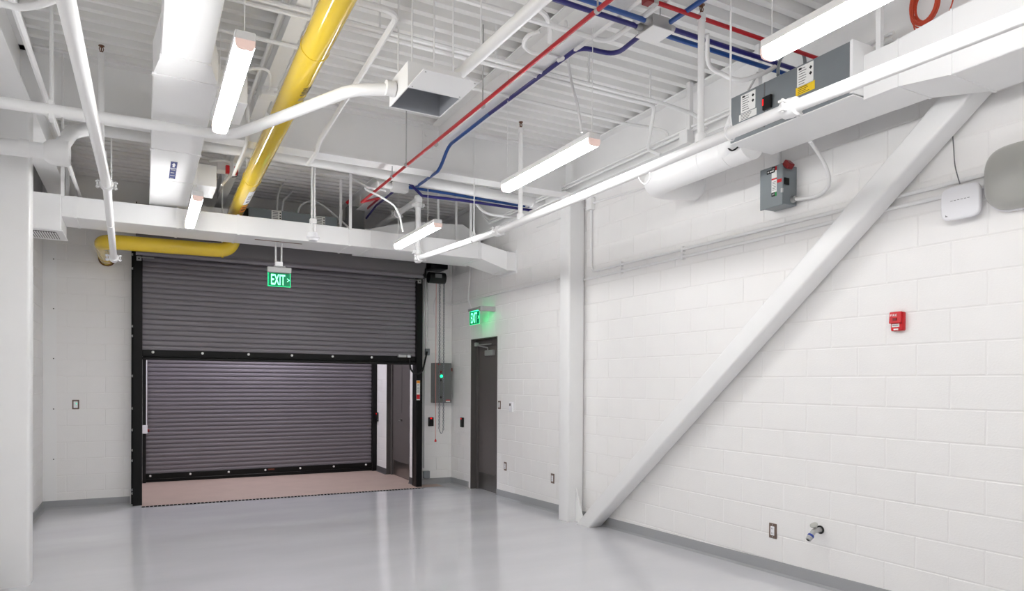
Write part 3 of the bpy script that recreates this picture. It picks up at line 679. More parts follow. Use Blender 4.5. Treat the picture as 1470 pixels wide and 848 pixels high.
# white outlet duct
dx0 = 3.645
od = thing('outlet_duct', 'white insulated rectangular duct with a flared section over the diagonal brace', 'duct', (3.85, 1, 3.2))
zA = PX(1253, 138, dx0).z; zT = PX(1253, 73, dx0).z; zB = PX(1365, 107, dx0).z
yA, yB_, yC = VYa-.012, PX(1288, 126, dx0).y, PX(1365, 107, dx0).y
build(MB().box(dx0, 3.955, yB_, yA, zA, zT), 'duct_neck', 'duct_white', od, bev=.003)
build(MB().hexa([(dx0, yC, zB), (4.065, yC-.02, zB), (3.955, yB_, zA), (dx0, yB_, zA)], [(dx0, yC, zT+.03), (4.065, yC-.02, zT+.03), (3.955, yB_, zT), (dx0, yB_, zT)]), 'flare', 'duct_white', od)
build(MB().box(dx0, 4.065, -1.6, yC, zB, zT+.03), 'duct_run', 'duct_white', od, bev=.004)
seam_y(od, dx0, 4.065, yC, zB, zT+.03, .006, .004); seam_y(od, dx0, 3.955, yB_, zA, zT, .006, .004)
# round inlet with elbow into the wall
rc = Vector((3.755, VYb, 3.268)); rr = .118
rw = PX(999, 268, XR)
ri_ = thing('round_duct', 'white round duct elbowing from the terminal box into the right wall', 'duct', (3.9, 4.1, 3.1))
build(MB().tube(fillet([rc, (rc.x, rw.y, rc.z-.01), (XR-.002, rw.y, rw.z)], .26, 12), rr, 28), 'duct_elbow', 'duct_white', ri_, smooth=40)
for yy in (3.62, 3.86): build(MB().cyl((rc.x, yy-.004, rc.z), (rc.x, yy+.004, rc.z), rr+.004, 28), 'duct_bead', 'duct_white', ri_, smooth=40)
build(MB().cyl((XR-.014, rw.y, rw.z), (XR-.002, rw.y, rw.z), rr+.006, 28), 'wall_ring', 'duct_white', ri_, smooth=40)
rings = []
for q_ in range(9):
    f_ = q_/8; yy = VYb+.003+.20*f_; cxx = (VX0+VX1)/2*(1-f_)+rc.x*f_; cz_ = (VZ0+VZ1)/2*(1-f_)+rc.z*f_; hxx = .195*(1-f_)+(rr+.002)*f_; hzz = .142*(1-f_)+(rr+.002)*f_; ee = .35*(1-f_)+1.0*f_; ring = []
    for i in range(32):
        a = 2*math.pi*i/32; cs_, sn_ = math.cos(a), math.sin(a)
        ring.append(Vector((cxx+hxx*math.copysign(abs(cs_)**ee, cs_), yy, cz_+hzz*math.copysign(abs(sn_)**ee, sn_))))
    rings.append(ring)
mbq = MB()
for r_ in rings: mbq.v += r_
for i in range(8):
    for k in range(32): mbq.f.append((i*32+k, i*32+(k+1) % 32, (i+1)*32+(k+1) % 32, (i+1)*32+k))
build(mbq, 'inlet_boot', 'duct_white', ri_, smooth=50)
build(MB().tube(spline([PX(1043, 206, rc.x-rr-.005), PX(1046, 213, rc.x-rr-.012), PX(1051, 216, rc.x-rr-.008), PX(1057, 213, rc.x-rr+.0), PX(1061, 208, rc.x-rr-.005)], 5), .006, 6), 'strap_end', 'black_plastic', ri_, smooth=40)

# second terminal unit behind the cross duct
uy = 8.95; u0 = PY(357, 300, uy).x; u1 = PY(484, 318, uy).x; uz1 = PY(357, 297, uy).z
v2 = thing('air_terminal_unit', 'grey air terminal box behind the cross duct above the roll-up door', 'duct unit', (2, 9.1, uz1-.3))
build(MB().box(u0, u1, uy, uy+.42, uz1-.30, uz1), 'unit_casing', 'gray_enamel', v2, bev=.003)
build(MB().box(u0-.08, u0, uy+.03, uy+.4, uz1-.28, uz1-.01), 'inlet_collar', 'black_steel', v2)
build(MB().box(.50, u0-.16, uy+.10, uy+.45, uz1-.30, uz1-.03), 'inlet_duct', 'duct_white', v2)
for xx in (397, 460):
    c = PY(xx, 309 if xx < 430 else 317, uy); l = build(quad((c.x, uy-.001, c.z), X_, Z_, .06, .06), 'unit_label', 'label_white', v2)
    for k in range(5): build(quad((c.x-.015, uy-.002, c.z+.04-.02*k), X_, Z_, .032, .004), 'print_line', 'label_grey', l)
    for k in (.03, -.005, -.035): build(quad((c.x+.045, uy-.002, c.z+k), X_, Z_, .008, .008), 'hazard_mark', 'label_black', l)
# pale duct rising behind the cross duct at right
bd = thing('rear_duct', 'pale arched duct rising behind the right end of the cross duct', 'duct', (3.4, 8.9, 3.3))
zz0 = 3.40
q0, q1, q2, q3 = PY(520, 330, 8.75), PY(590, 318, 8.75), PY(655, 320, 8.75), PY(690, 340, 8.75)
build(MB().prism([(q0.x, 8.75, 3.30), (q3.x, 8.75, 3.30), (q3.x, 8.75, q3.z), (q2.x+.1, 8.75, q2.z-.01), (q2.x-.15, 8.75, q1.z+.03), (q1.x, 8.75, q1.z), (q0.x, 8.75, q0.z)], (0, .5, 0)), 'duct_body', 'duct_white', bd)

# ================================================================== STRIP LIGHTS
def strip_light(x, y0, y1, z, label, cable=True, drop=None):
    t = thing('strip_light', label, 'ceiling light', (x, (y0+y1)/2, z), 'suspended LED strip lights')
    w = .045; zt = z+.085; zm = z+.045
    hz_ = [(-w, zt), (w, zt), (w, zm), (-w, zm)]
    build(MB().prism([(x+a, y0, b) for a, b in hz_], (0, y1-y0, 0)), 'housing', 'smooth_white', t, bev=.004)
    lp = [(-w+.001, zm), (-w+.002, z+.02), (-w*.78, z+.004), (-w*.5, z), (w*.5, z), (w*.78, z+.004), (w-.002, z+.02), (w-.001, zm)]
    build(MB().prism([(x+a, y0+.012, b) for a, b in lp], (0, y1-y0-.024, 0)), 'lens', 'lens', t, smooth=40)
    for ya in (y0, y1-.012): build(MB().prism([(x+a, ya, b) for a, b in lp], (0, .012, 0)), 'lens_end', 'lens_end', t)
    for ya in ((y0+.03, y1-.03) if abs(y0-6.29) > .02 else (y0+.28, y1-.03)): build(MB().cyl((x, ya, zt), (x, ya, ZD+.02), .0028, 6), 'hang_cable', 'conduit_white', t)
    return t
xl, xr = .41, 2.555
strip_light(xl, 3.37, 4.59, 3.10, 'lit white LED strip light between the supply duct and the yellow pipe')
strip_light(xl-.0, 6.52, 7.74, 3.135, 'lit white LED strip light hanging before the cross duct under the supply duct')
strip_light(xr, 1.03, 2.25, 3.075, 'large lit LED strip light beside the labelled air terminal box')
strip_light(xr, 3.63, 4.86, 3.10, 'lit white LED strip light next to the sprinkler riser on the right pipe')
strip_light(xr, 6.29, 7.52, 3.10, 'lit white LED strip light hanging before the right end of the cross duct')
strip_light(xl, .30, 1.52, 3.10, 'lit LED strip light under the near end of the supply duct')
strip_light(xl, -2.0, -.78, 3.10, 'lit LED strip light by the front wall in line with the supply duct')
q = (1.75, 11.50); vlp = thing('vestibule_light', 'lit LED strip light on the vestibule ceiling', 'ceiling light', (q[0], q[1], 3.17))
build(MB().box(q[0]-.6, q[0]+.6, q[1]-.06, q[1]+.06, 3.20, 3.25), 'housing', 'smooth_white', vlp)
build(MB().box(q[0]-.59, q[0]+.59, q[1]-.05, q[1]+.05, 3.175, 3.20), 'lens', 'lens_vestibule', vlp)

# ================================================================== PIPES
def coupling(parent, c, axis, r, w=.045, m='pipe_white'):
    c = Vector(c); axis = Vector(axis).normalized()
    build(MB().lathe(c-axis*w, axis, [(r+.004, 0), (r+.012, .006), (r+.016, w), (r+.012, 2*w-.006), (r+.004, 2*w)], 18), 'coupling', m, parent, smooth=40)
    side = axis.cross(Z_).normalized() if abs(axis.z) < .9 else X_
    for s_ in (-1, 1):
        mb = MB(); u = side*s_
        for k in (.022, -.022):
            mb.obox(c+u*(r+.026)+(Z_ if abs(axis.z) < .9 else Y_)*k, u, axis, u.cross(axis), .015, .017, .006)
        up = (Z_ if abs(axis.z) < .9 else Y_)
        mb.cyl(c+u*(r+.027)-up*.036, c+u*(r+.027)+up*.036, .007, 8)
        build(mb, 'coupling_lug', m, parent, smooth=40)
def sprig(parent, x, y, z0, z1, r=.018):
    build(MB().cyl((x, y, z0), (x, y, z1), r, 12), 'sprig_pipe', 'pipe_white', parent, smooth=40)
    build(MB().lathe((x, y, z0-.01), Z_, [(r+.014, 0), (r+.014, .05), (r+.004, .055)], 12), 'sprig_tee', 'pipe_white', parent, smooth=40)
    build(MB().lathe((x, y, z1-.03), Z_, [(r+.006, 0), (r+.006, .03), (r-.002, .045)], 12), 'reducer', 'pipe_white', parent, smooth=40)
    hd = MB().lathe((x, y, z1+.012), Z_, [(.010, 0), (.011, .012), (.004, .018), (.004, .05), (.020, .052), (.020, .056), (.002, .058)], 10)
    hd.tube([(x-.008, y, z1+.024), (x-.014, y, z1+.045), (x-.004, y, z1+.064)], .003, 5); hd.tube([(x+.008, y, z1+.024), (x+.014, y, z1+.045), (x+.004, y, z1+.064)], .003, 5)
    build(hd, 'sprinkler_head', 'bronze', parent, smooth=40)
A = PX(600, 371, 2.945); B = PX(715, 332, 2.975); C = PX(1135, 155, 3.0); D = PX(1468, 24, 3.0)
E_ = D+(D-C).normalized()*3.0
sp = thing('sprinkler_main', 'thick white sprinkler pipe with couplings running beside the right wall', 'pipe', (3, 4, 3))
build(MB().tube([A, B], .032, 16), 'pipe_far', 'pipe_white', sp, smooth=40)
build(MB().tube([B, C, E_], .0335, 18), 'pipe_near', 'pipe_white', sp, smooth=40)
coupling(sp, B, C-B, .035); coupling(sp, C, D-C, .036); coupling(sp, A+(B-A).normalized()*.06, B-A, .032, .035)
A2 = Vector((A.x, A.y, PY(600, 291, A.y).z)); r2 = PX(545, 316, A.x)
build(MB().cyl(A-Z_*.02, A2+Z_*.02, .033, 14), 'riser', 'pipe_white', sp, smooth=40)
coupling(sp, A+Z_*.075, Z_, .033, .03); coupling(sp, A2-Z_*.03, Z_, .033, .03)
build(MB().lathe(A-Z_*.05, Z_, [(.036, 0), (.046, .02), (.046, .08), (.036, .1)], 14), 'elbow_fitting', 'pipe_white', sp, smooth=40)
build(MB().lathe(A2-Z_*.0, Z_, [(.04, 0), (.05, .02), (.05, .07), (.036, .085)], 14), 'elbow_fitting', 'pipe_white', sp, smooth=40)
build(MB().tube([A2+Z_*.035, (A2.x, YB-.004, A2.z+.035)], .038, 14), 'branch_pipe', 'pipe_white', sp, smooth=40)
coupling(sp, (A2.x, A2.y+.8, A2.z+.035), Y_, .038, .035)
def on_line(p, q, y):
    t = (y-p.y)/(q.y-p.y); return p+(q-p)*t
for px, yb_, yt_ in ((748, 312, 186), (1004, 198, 22)):
    for X in (2.985,):
        k = PX(px, yb_, X); c_ = on_line(B, C, k.y); top = PY(px, yt_, k.y).z; sprig(sp, c_.x, c_.y, c_.z+.03, min(top, 4.03), .021)
def loop_hanger(parent, c, r, ztop, rr=.006):
    c = Vector(c); rr_ = r+.006
    pts = [c+Vector((math.cos(t)*rr_, 0, math.sin(t)*rr_)) for t in [math.radians(70-i*20) for i in range(0, 17)]]
    pts = [c+Z_*(r+.075)]+pts+[c+Z_*(r+.075)]
    build(MB().tube(pts, .005, 6), 'hanger_loop', 'pipe_white', parent, smooth=40)
    build(MB().cyl(c+Z_*(r+.065), (c.x, c.y, ztop), rr, 8), 'hanger_rod', 'pipe_white', parent, smooth=40)
for px, py in ((682, 348), (1045, 190)):
    k = PX(px, py, 2.98); c_ = on_line(A, B, k.y) if px < 700 else on_line(B, C, k.y); loop_hanger(sp, c_, .035, ZD+.02)
k = PX(1262, 66, 3.68); build(MB().box(3.67, 3.70, k.y-.014, k.y+.014, k.z-.03, ZD+.01), 'duct_hanger', 'conduit_white', od)
loop = MB().tube(spline([PX(920, 238, 2.99), PX(917, 255, 2.99), PX(925, 264, 2.99), PX(933, 256, 2.99), PX(931, 243, 2.99)], 5), .004, 6); build(loop, 'tie_wire', 'pipe_white', sp, smooth=40)

lp = thing('sprinkler_branch', 'white sprinkler pipe with couplings running toward the back wall on the left', 'pipe', (-.28, 6, 3.1))
LA = PY(163.5, 372, 8.56); LB = PX(153, 265, -.276); LC = PX(97, 10, -.285); LD = LC+(LC-LB).normalized()*4
build(MB().tube([LA+(LA-LB).normalized()*.03, LA, LB], .032, 14), 'pipe_far', 'pipe_white', lp, smooth=40)
build(MB().tube([LB, LC, LD], .038, 16), 'pipe_near', 'pipe_white', lp, smooth=40)
coupling(lp, LB, LC-LB, .037, .035); coupling(lp, LA+(LB-LA).normalized()*.05, LB-LA, .034, .03)
cm = on_line(LA, LB, PX(158, 303, -.285).y); build(MB().cyl(cm-Y_*.006, cm+Y_*.006, .035, 14), 'pipe_bead', 'pipe_white', lp, smooth=40)
cm = on_line(LB, LC, 5.85); top = PY(141, 78, 5.85).z; sprig(lp, cm.x, cm.y, cm.z+.03, min(4.03, top), .02)
cm = on_line(LA, LB, 7.4); rod('hanger_rod', cm.x+.01, 7.4, cm.z+.03, ZD+.02, .007, lp)

# yellow gas pipe
yz = 3.545
ya, yb = PZ(485, 0, yz), PZ(345, 290, yz)
yx = (ya.x+yb.x)/2; yr = .083; yq = 8.76
lowz = PY(240, 352, yq).z
yp = thing('gas_pipe', 'thick glossy yellow gas pipe running along the ceiling, dropping behind the cross duct', 'pipe', (yx, 5, yz))
def tilt(y): return Vector((ya.x+(yb.x-ya.x)*(y-ya.y)/(yb.y-ya.y), y, yz))
xe_ = PY(146, 340, yq).x
we = PY(164, 373, YB)
path = [tilt(-3.1), tilt(yq), Vector((tilt(yq).x, yq, lowz)), Vector((xe_, yq, lowz-.02)), Vector((xe_, YB-.01, lowz-.02))]
build(MB().tube(fillet(path, .19, 8), yr, 22), 'pipe_run', 'yellow', yp, smooth=40)
for py_ in (455, 340):
    k = PZ(455, 68, yz).y if py_ == 455 else PZ(364, 255, yz).y
    c = tilt(k); build(MB().cyl(c-Y_*.004, c+Y_*.004, yr+.004, 24), 'hanger_band', 'yellow', yp, smooth=40)
    if k < 6: rod('hanger_rod', c.x-.02, k, c.z+yr, 3.87, .006, yp)
    else: rod('hanger_rod', c.x-.05, k, c.z+yr*.8, ZD+.02, .006, yp)
bx = PY(319, 355, yq).x; build(MB().cyl((bx-.012, yq, lowz-.0), (bx+.012, yq, lowz-.0), yr+.005, 22), 'pipe_clamp', 'yellow', yp, smooth=40)
rod('hanger_rod', bx, yq, lowz+yr, ZD+.02, .008, yp)
build(MB().cyl((xe_, YB-.30, lowz-.02), (xe_, YB-.28, lowz-.02), yr+.004, 22), 'weld_ring', 'yellow', yp, smooth=40)
build(MB().cyl((xe_, YB-.012, lowz-.02), (xe_, YB-.003, lowz-.02), yr+.012, 22), 'wall_sleeve', 'bronze', yp, smooth=40)
def wrap_patch(y0, y1, a0, a1, m, name='pipe_label', rr=.0008):
    mb = MB(); n = 8; vs = []
    for i in range(n+1):
        a = a0+(a1-a0)*i/n; vs.append((math.sin(a), -math.cos(a)))
    c0, c1 = tilt(y0), tilt(y1)
    mb.add([c0+Vector((s, 0, c))*(yr+rr) for s, c in vs]+[c1+Vector((s, 0, c))*(yr+rr) for s, c in vs], [(i, i+1, n+2+i, n+1+i) for i in range(n)])
    return build(mb, name, m, yp, smooth=60)

ky = PZ(440, 121, yz).y
for i in range(5): wrap_patch(ky+.0+i*.028-.12, ky+i*.028-.106, .15+.1*(i % 2)*.5, 1.0, 'label_black', 'pipe_print')
for i in range(2): wrap_patch(ky+.06+i*.028, ky+.072+i*.028, .2, .85, 'label_grey', 'pipe_print')
ar = wrap_patch(ky+.17, ky+.20, .30, .80, 'label_black', 'flow_arrow'); ar = wrap_patch(ky+.155, ky+.172, .15, .95, 'label_black', 'flow_arrow')
wrap_patch(ky+.27, ky+.48, -.15, .75, 'label_orange')
wrap_patch(ky+.40, ky+.43, -.1, .1, 'label_black', 'pipe_print', .0014)
ky = PZ(357, 275, yz).y
wrap_patch(ky-.30, ky+.25, .0, .85, 'label_white')
for i in range(4): wrap_patch(ky-.14+i*.05, ky-.115+i*.05, .15, .65, 'label_grey', 'pipe_print', .0014)
wrap_patch(ky+.10, ky+.15, .2, .6, 'label_blue', 'flow_arrow', .0014)
wrap_patch(ky+.30, ky+.62, .0, .8, 'label_orange'); wrap_patch(ky+.36, ky+.41, .1, .7, 'label_black', 'pipe_print', .0014); wrap_patch(ky+.47, ky+.53, .1, .7, 'label_black', 'pipe_print', .0014)

# ================================================================== CONDUITS UNDER THE DECK
def cond(name, label, pts, r, m='conduit_white', fr=.10, cat='conduit', group=None, n=8, parent=None):
    o = build(MB().tube(fillet(pts, fr, 6), r, n), name, m, parent, smooth=40, label=label, cat=cat, group=group); return o
def hook(parent, x, y, z, r, up=None, m='galv_light'):
    """pipe strap and threaded rod to the deck"""
    build(MB().lathe((x, y-.012, z), Y_, [(r+.004, 0), (r+.004, .024)], 10), 'pipe_clip', m, parent, smooth=40)
    if up: build(MB().cyl((x, y, z+r), (x, y, up), .005, 6), 'clip_rod', m, parent, smooth=40)
zc = 3.845
yB2 = PZ(640, 76, zc).y
# pair of white conduits crossing the room, one bending down to the edge beam
q1 = PZ(935, 148, zc); q2 = PY(926, 221, q1.y+.35)
c = thing('conduit_pair', 'pair of white conduits crossing the room under the deck near the hood box', 'conduit', (1.5, yB2, zc))
build(MB().tube(fillet([(-.73, yB2, zc), (q1.x+.06, yB2, zc), PX(929, 215, 4.0), PX(948, 222, 4.05)], .09, 6), .016, 8), 'conduit_run', 'conduit_white', c, smooth=40)
yB3 = yB2-.075
build(MB().tube(fillet([(-.73, yB3, zc), (PZ(940, 140, zc).x+.10, yB3, zc), PX(1000, 165, 4.08), PX(1014, 185, 4.08)], .12, 6), .016, 8), 'conduit_run', 'conduit_white', c, smooth=40)
for xx in (-.2, 1.35, 2.2, 3.0, 3.6): build(MB().box(xx-.006, xx+.006, (yB2+yB3)/2-.006, (yB2+yB3)/2+.006, zc+.0, ZD+.003), 'conduit_clip', 'conduit_white', c)
yC2 = PZ(680, 127, zc).y
qe = PX(958, 205, 4.08)
cond('conduit', 'single white conduit crossing under the deck toward the right edge beam', [(-.73, yC2, zc), (PZ(905, 172, zc).x, yC2, zc), PX(935, 183, 4.0), qe+Z_*.10, qe], .014, fr=.12)
# conduit that comes from the left and turns along the room
zd = 3.70
p1 = PZ(524, 5, zd); p2 = PZ(579, 20, zd); p3 = PZ(443, 222, zd)
cond('conduit', 'white conduit bending from crosswise to lengthwise beside the hood box', [(.93, p1.y, zd), (p2.x-.02, p1.y, zd), (p3.x+.008, 6.12, zd), (p3.x+.005, 6.27, 3.622), (p3.x+.005, 6.60, 3.622)], .020, fr=.12)
# white pipe running to the hood box
zt = 3.50
a_, b_ = PZ(655, 108, zt), PZ(778, -2, zt)
wp = thing('white_strut', 'straight white pipe running toward the hood box from above', 'pipe', (1.8, 3, zt))
build(MB().tube([(a_.x, a_.y+.25, zt), (b_.x+(b_.x-a_.x)*.8, b_.y-(a_.y-b_.y)*.8, zt)], .036, 14), 'pipe_run', 'pipe_white', wp, smooth=40)
k = PZ(697, 78, zt)
for yy in (k.y, k.y-1.0): rod('hanger_rod', a_.x+(b_.x-a_.x)*((a_.y-yy)/(a_.y-b_.y)), yy, zt+.02, ZD+.02, .005, wp)
# conduits beside the left deck beam
zb_ = 3.93
for i, (x, lab) in enumerate(((.775, 'white conduit clipped to the left side of the deck beam over the yellow pipe'), (.958, 'white conduit clipped to the right side of the deck beam over the yellow pipe'))):
    cond('conduit', lab, [(x, -3, zb_), (x, 6.16, zb_), (x, 6.25, zb_-.31), (x, 6.55, zb_-.32), (x, 7.25, zb_-.32), (x, 7.4, zb_-.15), (x, 8.6, zb_-.15)] if i == 0 else [(x, -3, zb_), (x, 6.285, zb_)], .016, fr=.06)
jb = PZ(383, 131, 3.85); t = thing('junction_box', 'small white junction box under the deck beam with looping flex cables', 'junction box', (.86, jb.y, 3.80))
build(MB().box(.80, .92, jb.y-.06, jb.y+.06, 3.80, 3.868), 'box_body', 'conduit_white', t, bev=.004)
build(MB().tube(spline([(.84, jb.y-.06, 3.83), (.83, jb.y-.25, 3.80), (.78, jb.y-.45, 3.82), (.60, jb.y-.62, 3.70), (.44, jb.y-.95, 3.35), (.415, jb.y-1.0, 3.18)], 6), .010, 8), 'flex_cable', 'conduit_white', t, smooth=40)
build(MB().tube(spline([(.90, jb.y-.06, 3.83), (.92, jb.y-.2, 3.80), (.95, jb.y-.35, 3.85), (.958, jb.y-.5, 3.92)], 6), .010, 8), 'flex_cable', 'conduit_white', t, smooth=40)
jb = PZ(330, 240, 3.75); t = thing('junction_box', 'white box with red connectors and a looped flex cable behind the plenum', 'junction box', (jb.x, jb.y, 3.7))
build(MB().box(jb.x-.12, jb.x+.06, jb.y-.05, jb.y+.1, 3.70, 3.78), 'box_body', 'conduit_white', t, bev=.004)
for dx in (-.03, .05): build(MB().box(jb.x+dx-.018, jb.x+dx+.018, jb.y-.10, jb.y-.05, 3.66, 3.74), 'connector', 'red_plastic', t, bev=.004)
build(MB().tube(spline([PY(300, 232, jb.y-.08), PY(325, 231, jb.y-.08), PY(333, 240, jb.y-.1), PY(330, 252, jb.y-.1), PY(318, 266, jb.y-.15)], 6), .012, 8), 'flex_cable', 'conduit_white', t, smooth=40)
build(MB().tube(spline([PY(332, 250, jb.y-.1), PY(340, 247, jb.y-.1), PY(340, 253, jb.y-.1), PY(333, 254, jb.y-.1)], 6), .004, 6), 'loop_cable', 'black_plastic', t, smooth=40)

# ---- red conduits
zr = 3.55
ra, rb = PZ(873, 2, zr), PZ(519, 290, zr)
rx_ = (ra.x+rb.x)/2
rc_ = thing('red_conduit', 'long red conduit running lengthwise below the deck beam', 'conduit', (rx_, 5, zr))
r_end = Vector((rb.x, rb.y, zr)); r_s = Vector((ra.x+(ra.x-rb.x)*(.6), ra.y-2.7, zr))
build(MB().tube([r_s, ra, rb], .0135, 10), 'conduit_run', 'red_paint', rc_, smooth=40)
k2 = PY(545, 284, rb.y+.25); k3 = PY(525, 302, rb.y+.9)
build(MB().tube([rb, k2], .0135, 10), 'conduit_return', 'red_paint', rc_, smooth=40)
build(MB().tube([k2, PY(524, 302, 9.2)], .0135, 10), 'conduit_tail', 'red_paint', rc_, smooth=40)
for px, py in ((858, 15), (693, 152), (626, 207), (583, 236), (563, 253)):
    k = PZ(px, py, zr); hook(rc_, k.x, k.y, zr, .0135, None if px == 626 else (3.87 if px > 800 else ZD+.02 if k.y < 6.2 else 3.66))
zx = 3.80
sa, sb = PZ(935, 1, zx), PZ(1172, 83, zx)
r2_ = thing('red_conduit', 'red conduit crossing toward the right wall above the terminal box', 'conduit', (3.3, sa.y, zx))
build(MB().tube([(sa.x, sa.y, zx), (4.095, sa.y, zx)], .0135, 10), 'conduit_run', 'red_paint', r2_, smooth=40)
build(MB().box(sa.x-.05, sa.x, sa.y-.03, sa.y+.03, zx-.025, zx+.025), 'end_box', 'dark_red', r2_, bev=.003)
build(MB().box(sa.x, sa.x+.04, sa.y-.02, sa.y+.02, zx-.02, zx+.02), 'connector', 'galv_light', r2_)
rod('hanger_rod', sa.x-.025, sa.y, zx+.02, ZD+.02, .005, r2_, 'galv_light')
# ---- blue conduits and their boxes
zj = 3.80
jc = PZ(940, 42, zj)
t = thing('junction_box', 'white square junction box where the blue conduits meet near the red conduit', 'junction box', (jc.x, jc.y, zj-.05))
build(MB().box(jc.x-.075, jc.x+.075, jc.y-.075, jc.y+.075, zj-.03, zj+.05), 'box_body', 'galv_light', t, bev=.003)
build(MB().box(jc.x-.085, jc.x+.085, jc.y-.085, jc.y+.085, zj-.036, zj-.03), 'cover_plate', 'smooth_white', t, bev=.001)
for dx, dy_ in ((-.1, .04), (-.1, -.04), (.1, .04), (.1, -.04)): build(MB().cyl((jc.x+dx*.75, jc.y+dy_, zj+.01), (jc.x+dx*1.15, jc.y+dy_, zj+.01), .023, 10), 'connector', 'galv_light', t, smooth=40)
rod('hanger_rod', jc.x, jc.y-.05, zj+.05, ZD+.02, .004, t, 'galv_light')
def bl(label, pts, m, fr=.1, r=.016): return cond('blue_conduit', label, pts, r, m, fr, n=10)
zj += .01
bl('upper blue conduit crossing left from the square junction box', [(jc.x-.11, jc.y-.04, zj), (1.2, jc.y-.04, zj+.01)], 'blue_paint')
bl('navy conduit crossing left from the square junction box', [(jc.x-.11, jc.y+.04, zj), (1.2, jc.y+.04, zj+.01)], 'navy_paint')
bl('blue conduit crossing right from the junction box to the edge beam', [(jc.x+.11, jc.y+.04, zj), (4.18, jc.y+.04, zj)], 'blue_paint')
bl('navy conduit crossing right from the junction box to the edge beam', [(jc.x+.11, jc.y-.04, zj), (4.18, jc.y-.04, zj)], 'navy_paint')
bl('short blue conduit running from the junction box back over the red conduit', [(jc.x+.04, jc.y-.10, zj), (jc.x+.045, jc.y-2.5, zj)], 'blue_paint')
# the long one: from the box along the beam, with offsets
zk = 3.835
w1, w2, w3, w4 = PZ(880, 80, zk), PZ(868, 80, zk), PZ(836, 68, zk), PZ(822, 76, zk)
j2 = PZ(575, 271, 3.45)
seg = [(jc.x-.02, jc.y+.10, zj), PZ(884, 79, zk), PZ(832, 67, zk), PZ(703, 163, zk)]
bl('navy conduit offset beside the deck beam, clipped above the flange', seg, 'navy_paint', .10)
s2 = [PZ(703, 163, zk), PZ(644, 209, zk), PY(631, 244, 6.15), PY(598, 268, 7.1)]
bl('blue conduit continuing under the girder to the white conduit body', s2, 'blue_paint', .14)
cb_ = PY(575, 269, 7.15)
t = thing('pull_fitting', 'white conduit junction box at the girder where red and blue conduits cross', 'junction box', cb_-Z_*.04)
build(MB().box(cb_.x-.10, cb_.x+.08, cb_.y-.05, cb_.y+.06, cb_.z-.05, cb_.z+.05), 'box_body', 'conduit_white', t, bev=.012, bseg=2)
build(MB().box(cb_.x-.10, cb_.x+.08, cb_.y-.052, cb_.y+.062, cb_.z+.05, cb_.z+.054), 'cover', 'black_steel', t)
build(MB().cyl((cb_.x-.26, cb_.y, cb_.z), (cb_.x-.10, cb_.y, cb_.z), .035, 10), 'side_fitting', 'conduit_white', t, smooth=40)
rod('hanger_rod', cb_.x-.03, cb_.y, cb_.z+.05, ZD+.02, .005, t)
build(MB().tube(spline([PY(553, 274, 7.15), PY(545, 272, 7.05), PY(527, 269, 6.9), PY(526, 272, 6.85), PY(540, 279, 6.85), PY(556, 288, 6.9), PY(567, 297, 6.95), PY(574, 312, 7.0), PY(578, 332, 7.05)], 6), .011, 8), 'flex_whip', 'conduit_white', t, smooth=40)
yb5 = 7.2
bl('upper blue conduit from the conduit body to the right edge beam behind the girder', [PY(582, 268, yb5), PY(640, 277, yb5), PY(745, 295, yb5), PY(778, 297, yb5)], 'blue_paint')
bl('lower navy conduit from the conduit body to the right edge beam behind the girder', [PY(577, 266, yb5-.02), PY(583, 260, yb5-.02), PY(592, 267, yb5-.02), PY(606, 281, yb5-.02), PY(660, 287, yb5-.02), PY(790, 306, yb5-.02)], 'navy_paint', .03)
bl('navy conduit running back from the conduit body to the grey disconnect', [PY(566, 274, 7.3), PY(540, 295, 8.3), PY(526, 313, 8.9)], 'navy_paint', .05, .013)
# grey disconnect on the back side of the cross duct
q = PY(513, 303, 9.0); t = thing('disconnect_switch', 'dark grey disconnect switch with red lever behind the cross duct', 'electrical box', (q.x, 9.1, 3.35))
build(MB().box(q.x-.13, q.x+.10, 9.0, 9.12, q.z-.25, q.z+.06), 'box_body', 'panel_grey', t, bev=.004)
build(MB().obox((q.x-.12, 8.99, q.z+.11), (1, 0, 1), (-1, 0, 1), Y_, .035, .02, .02), 'lever', 'red_plastic', t, bev=.004)
rod('support_conduit', q.x+.06, 9.06, q.z+.06, ZD+.02, .012, t)

# ---- hangers of the cross duct
for px, yy in ((503, CY0-.012), (676, CY0-.012), (489, CY1+.012), (655, CY1+.012), (629, CY1+.012), (90, CY0-.02), (97, CY1+.012)):
    x = PY(px, 300, yy).x; build(MB().box(x-.016, x+.016, yy-.006, yy+.006, CZ1-.02, ZD+.02), 'duct_hanger', 'conduit_white', cdk)
# pendant sensor hanging in front of the cross duct
py_ = 7.62; q = PY(449.5, 346, py_)
t = thing('pendant_sensor', 'white pendant sensor on twin poles in front of the cross duct', 'sensor', (q.x, py_, q.z))
build(MB().lathe((q.x, py_, q.z), Z_, [(.03, 0), (.05, .005), (.062, .03), (.07, .034), (.07, .046), (.055, .05), (.052, .09), (.03, .095)], 18), 'sensor_body', 'white_plastic', t, smooth=40)
build(MB().cyl((q.x-.014, py_, q.z+.09), (q.x-.014, py_, ZD+.02), .011, 10), 'pole', 'conduit_white', t, smooth=40)
build(MB().cyl((q.x+.014, py_, q.z+.09), (q.x+.014, py_, ZD+.02), .011, 10), 'pole', 'conduit_white', t, smooth=40)
build(MB().box(q.x-.035, q.x+.035, py_-.03, py_+.03, PY(449, 318, py_).z-.02, PY(449, 318, py_).z+.03), 'pole_clamp', 'conduit_white', t, bev=.004)
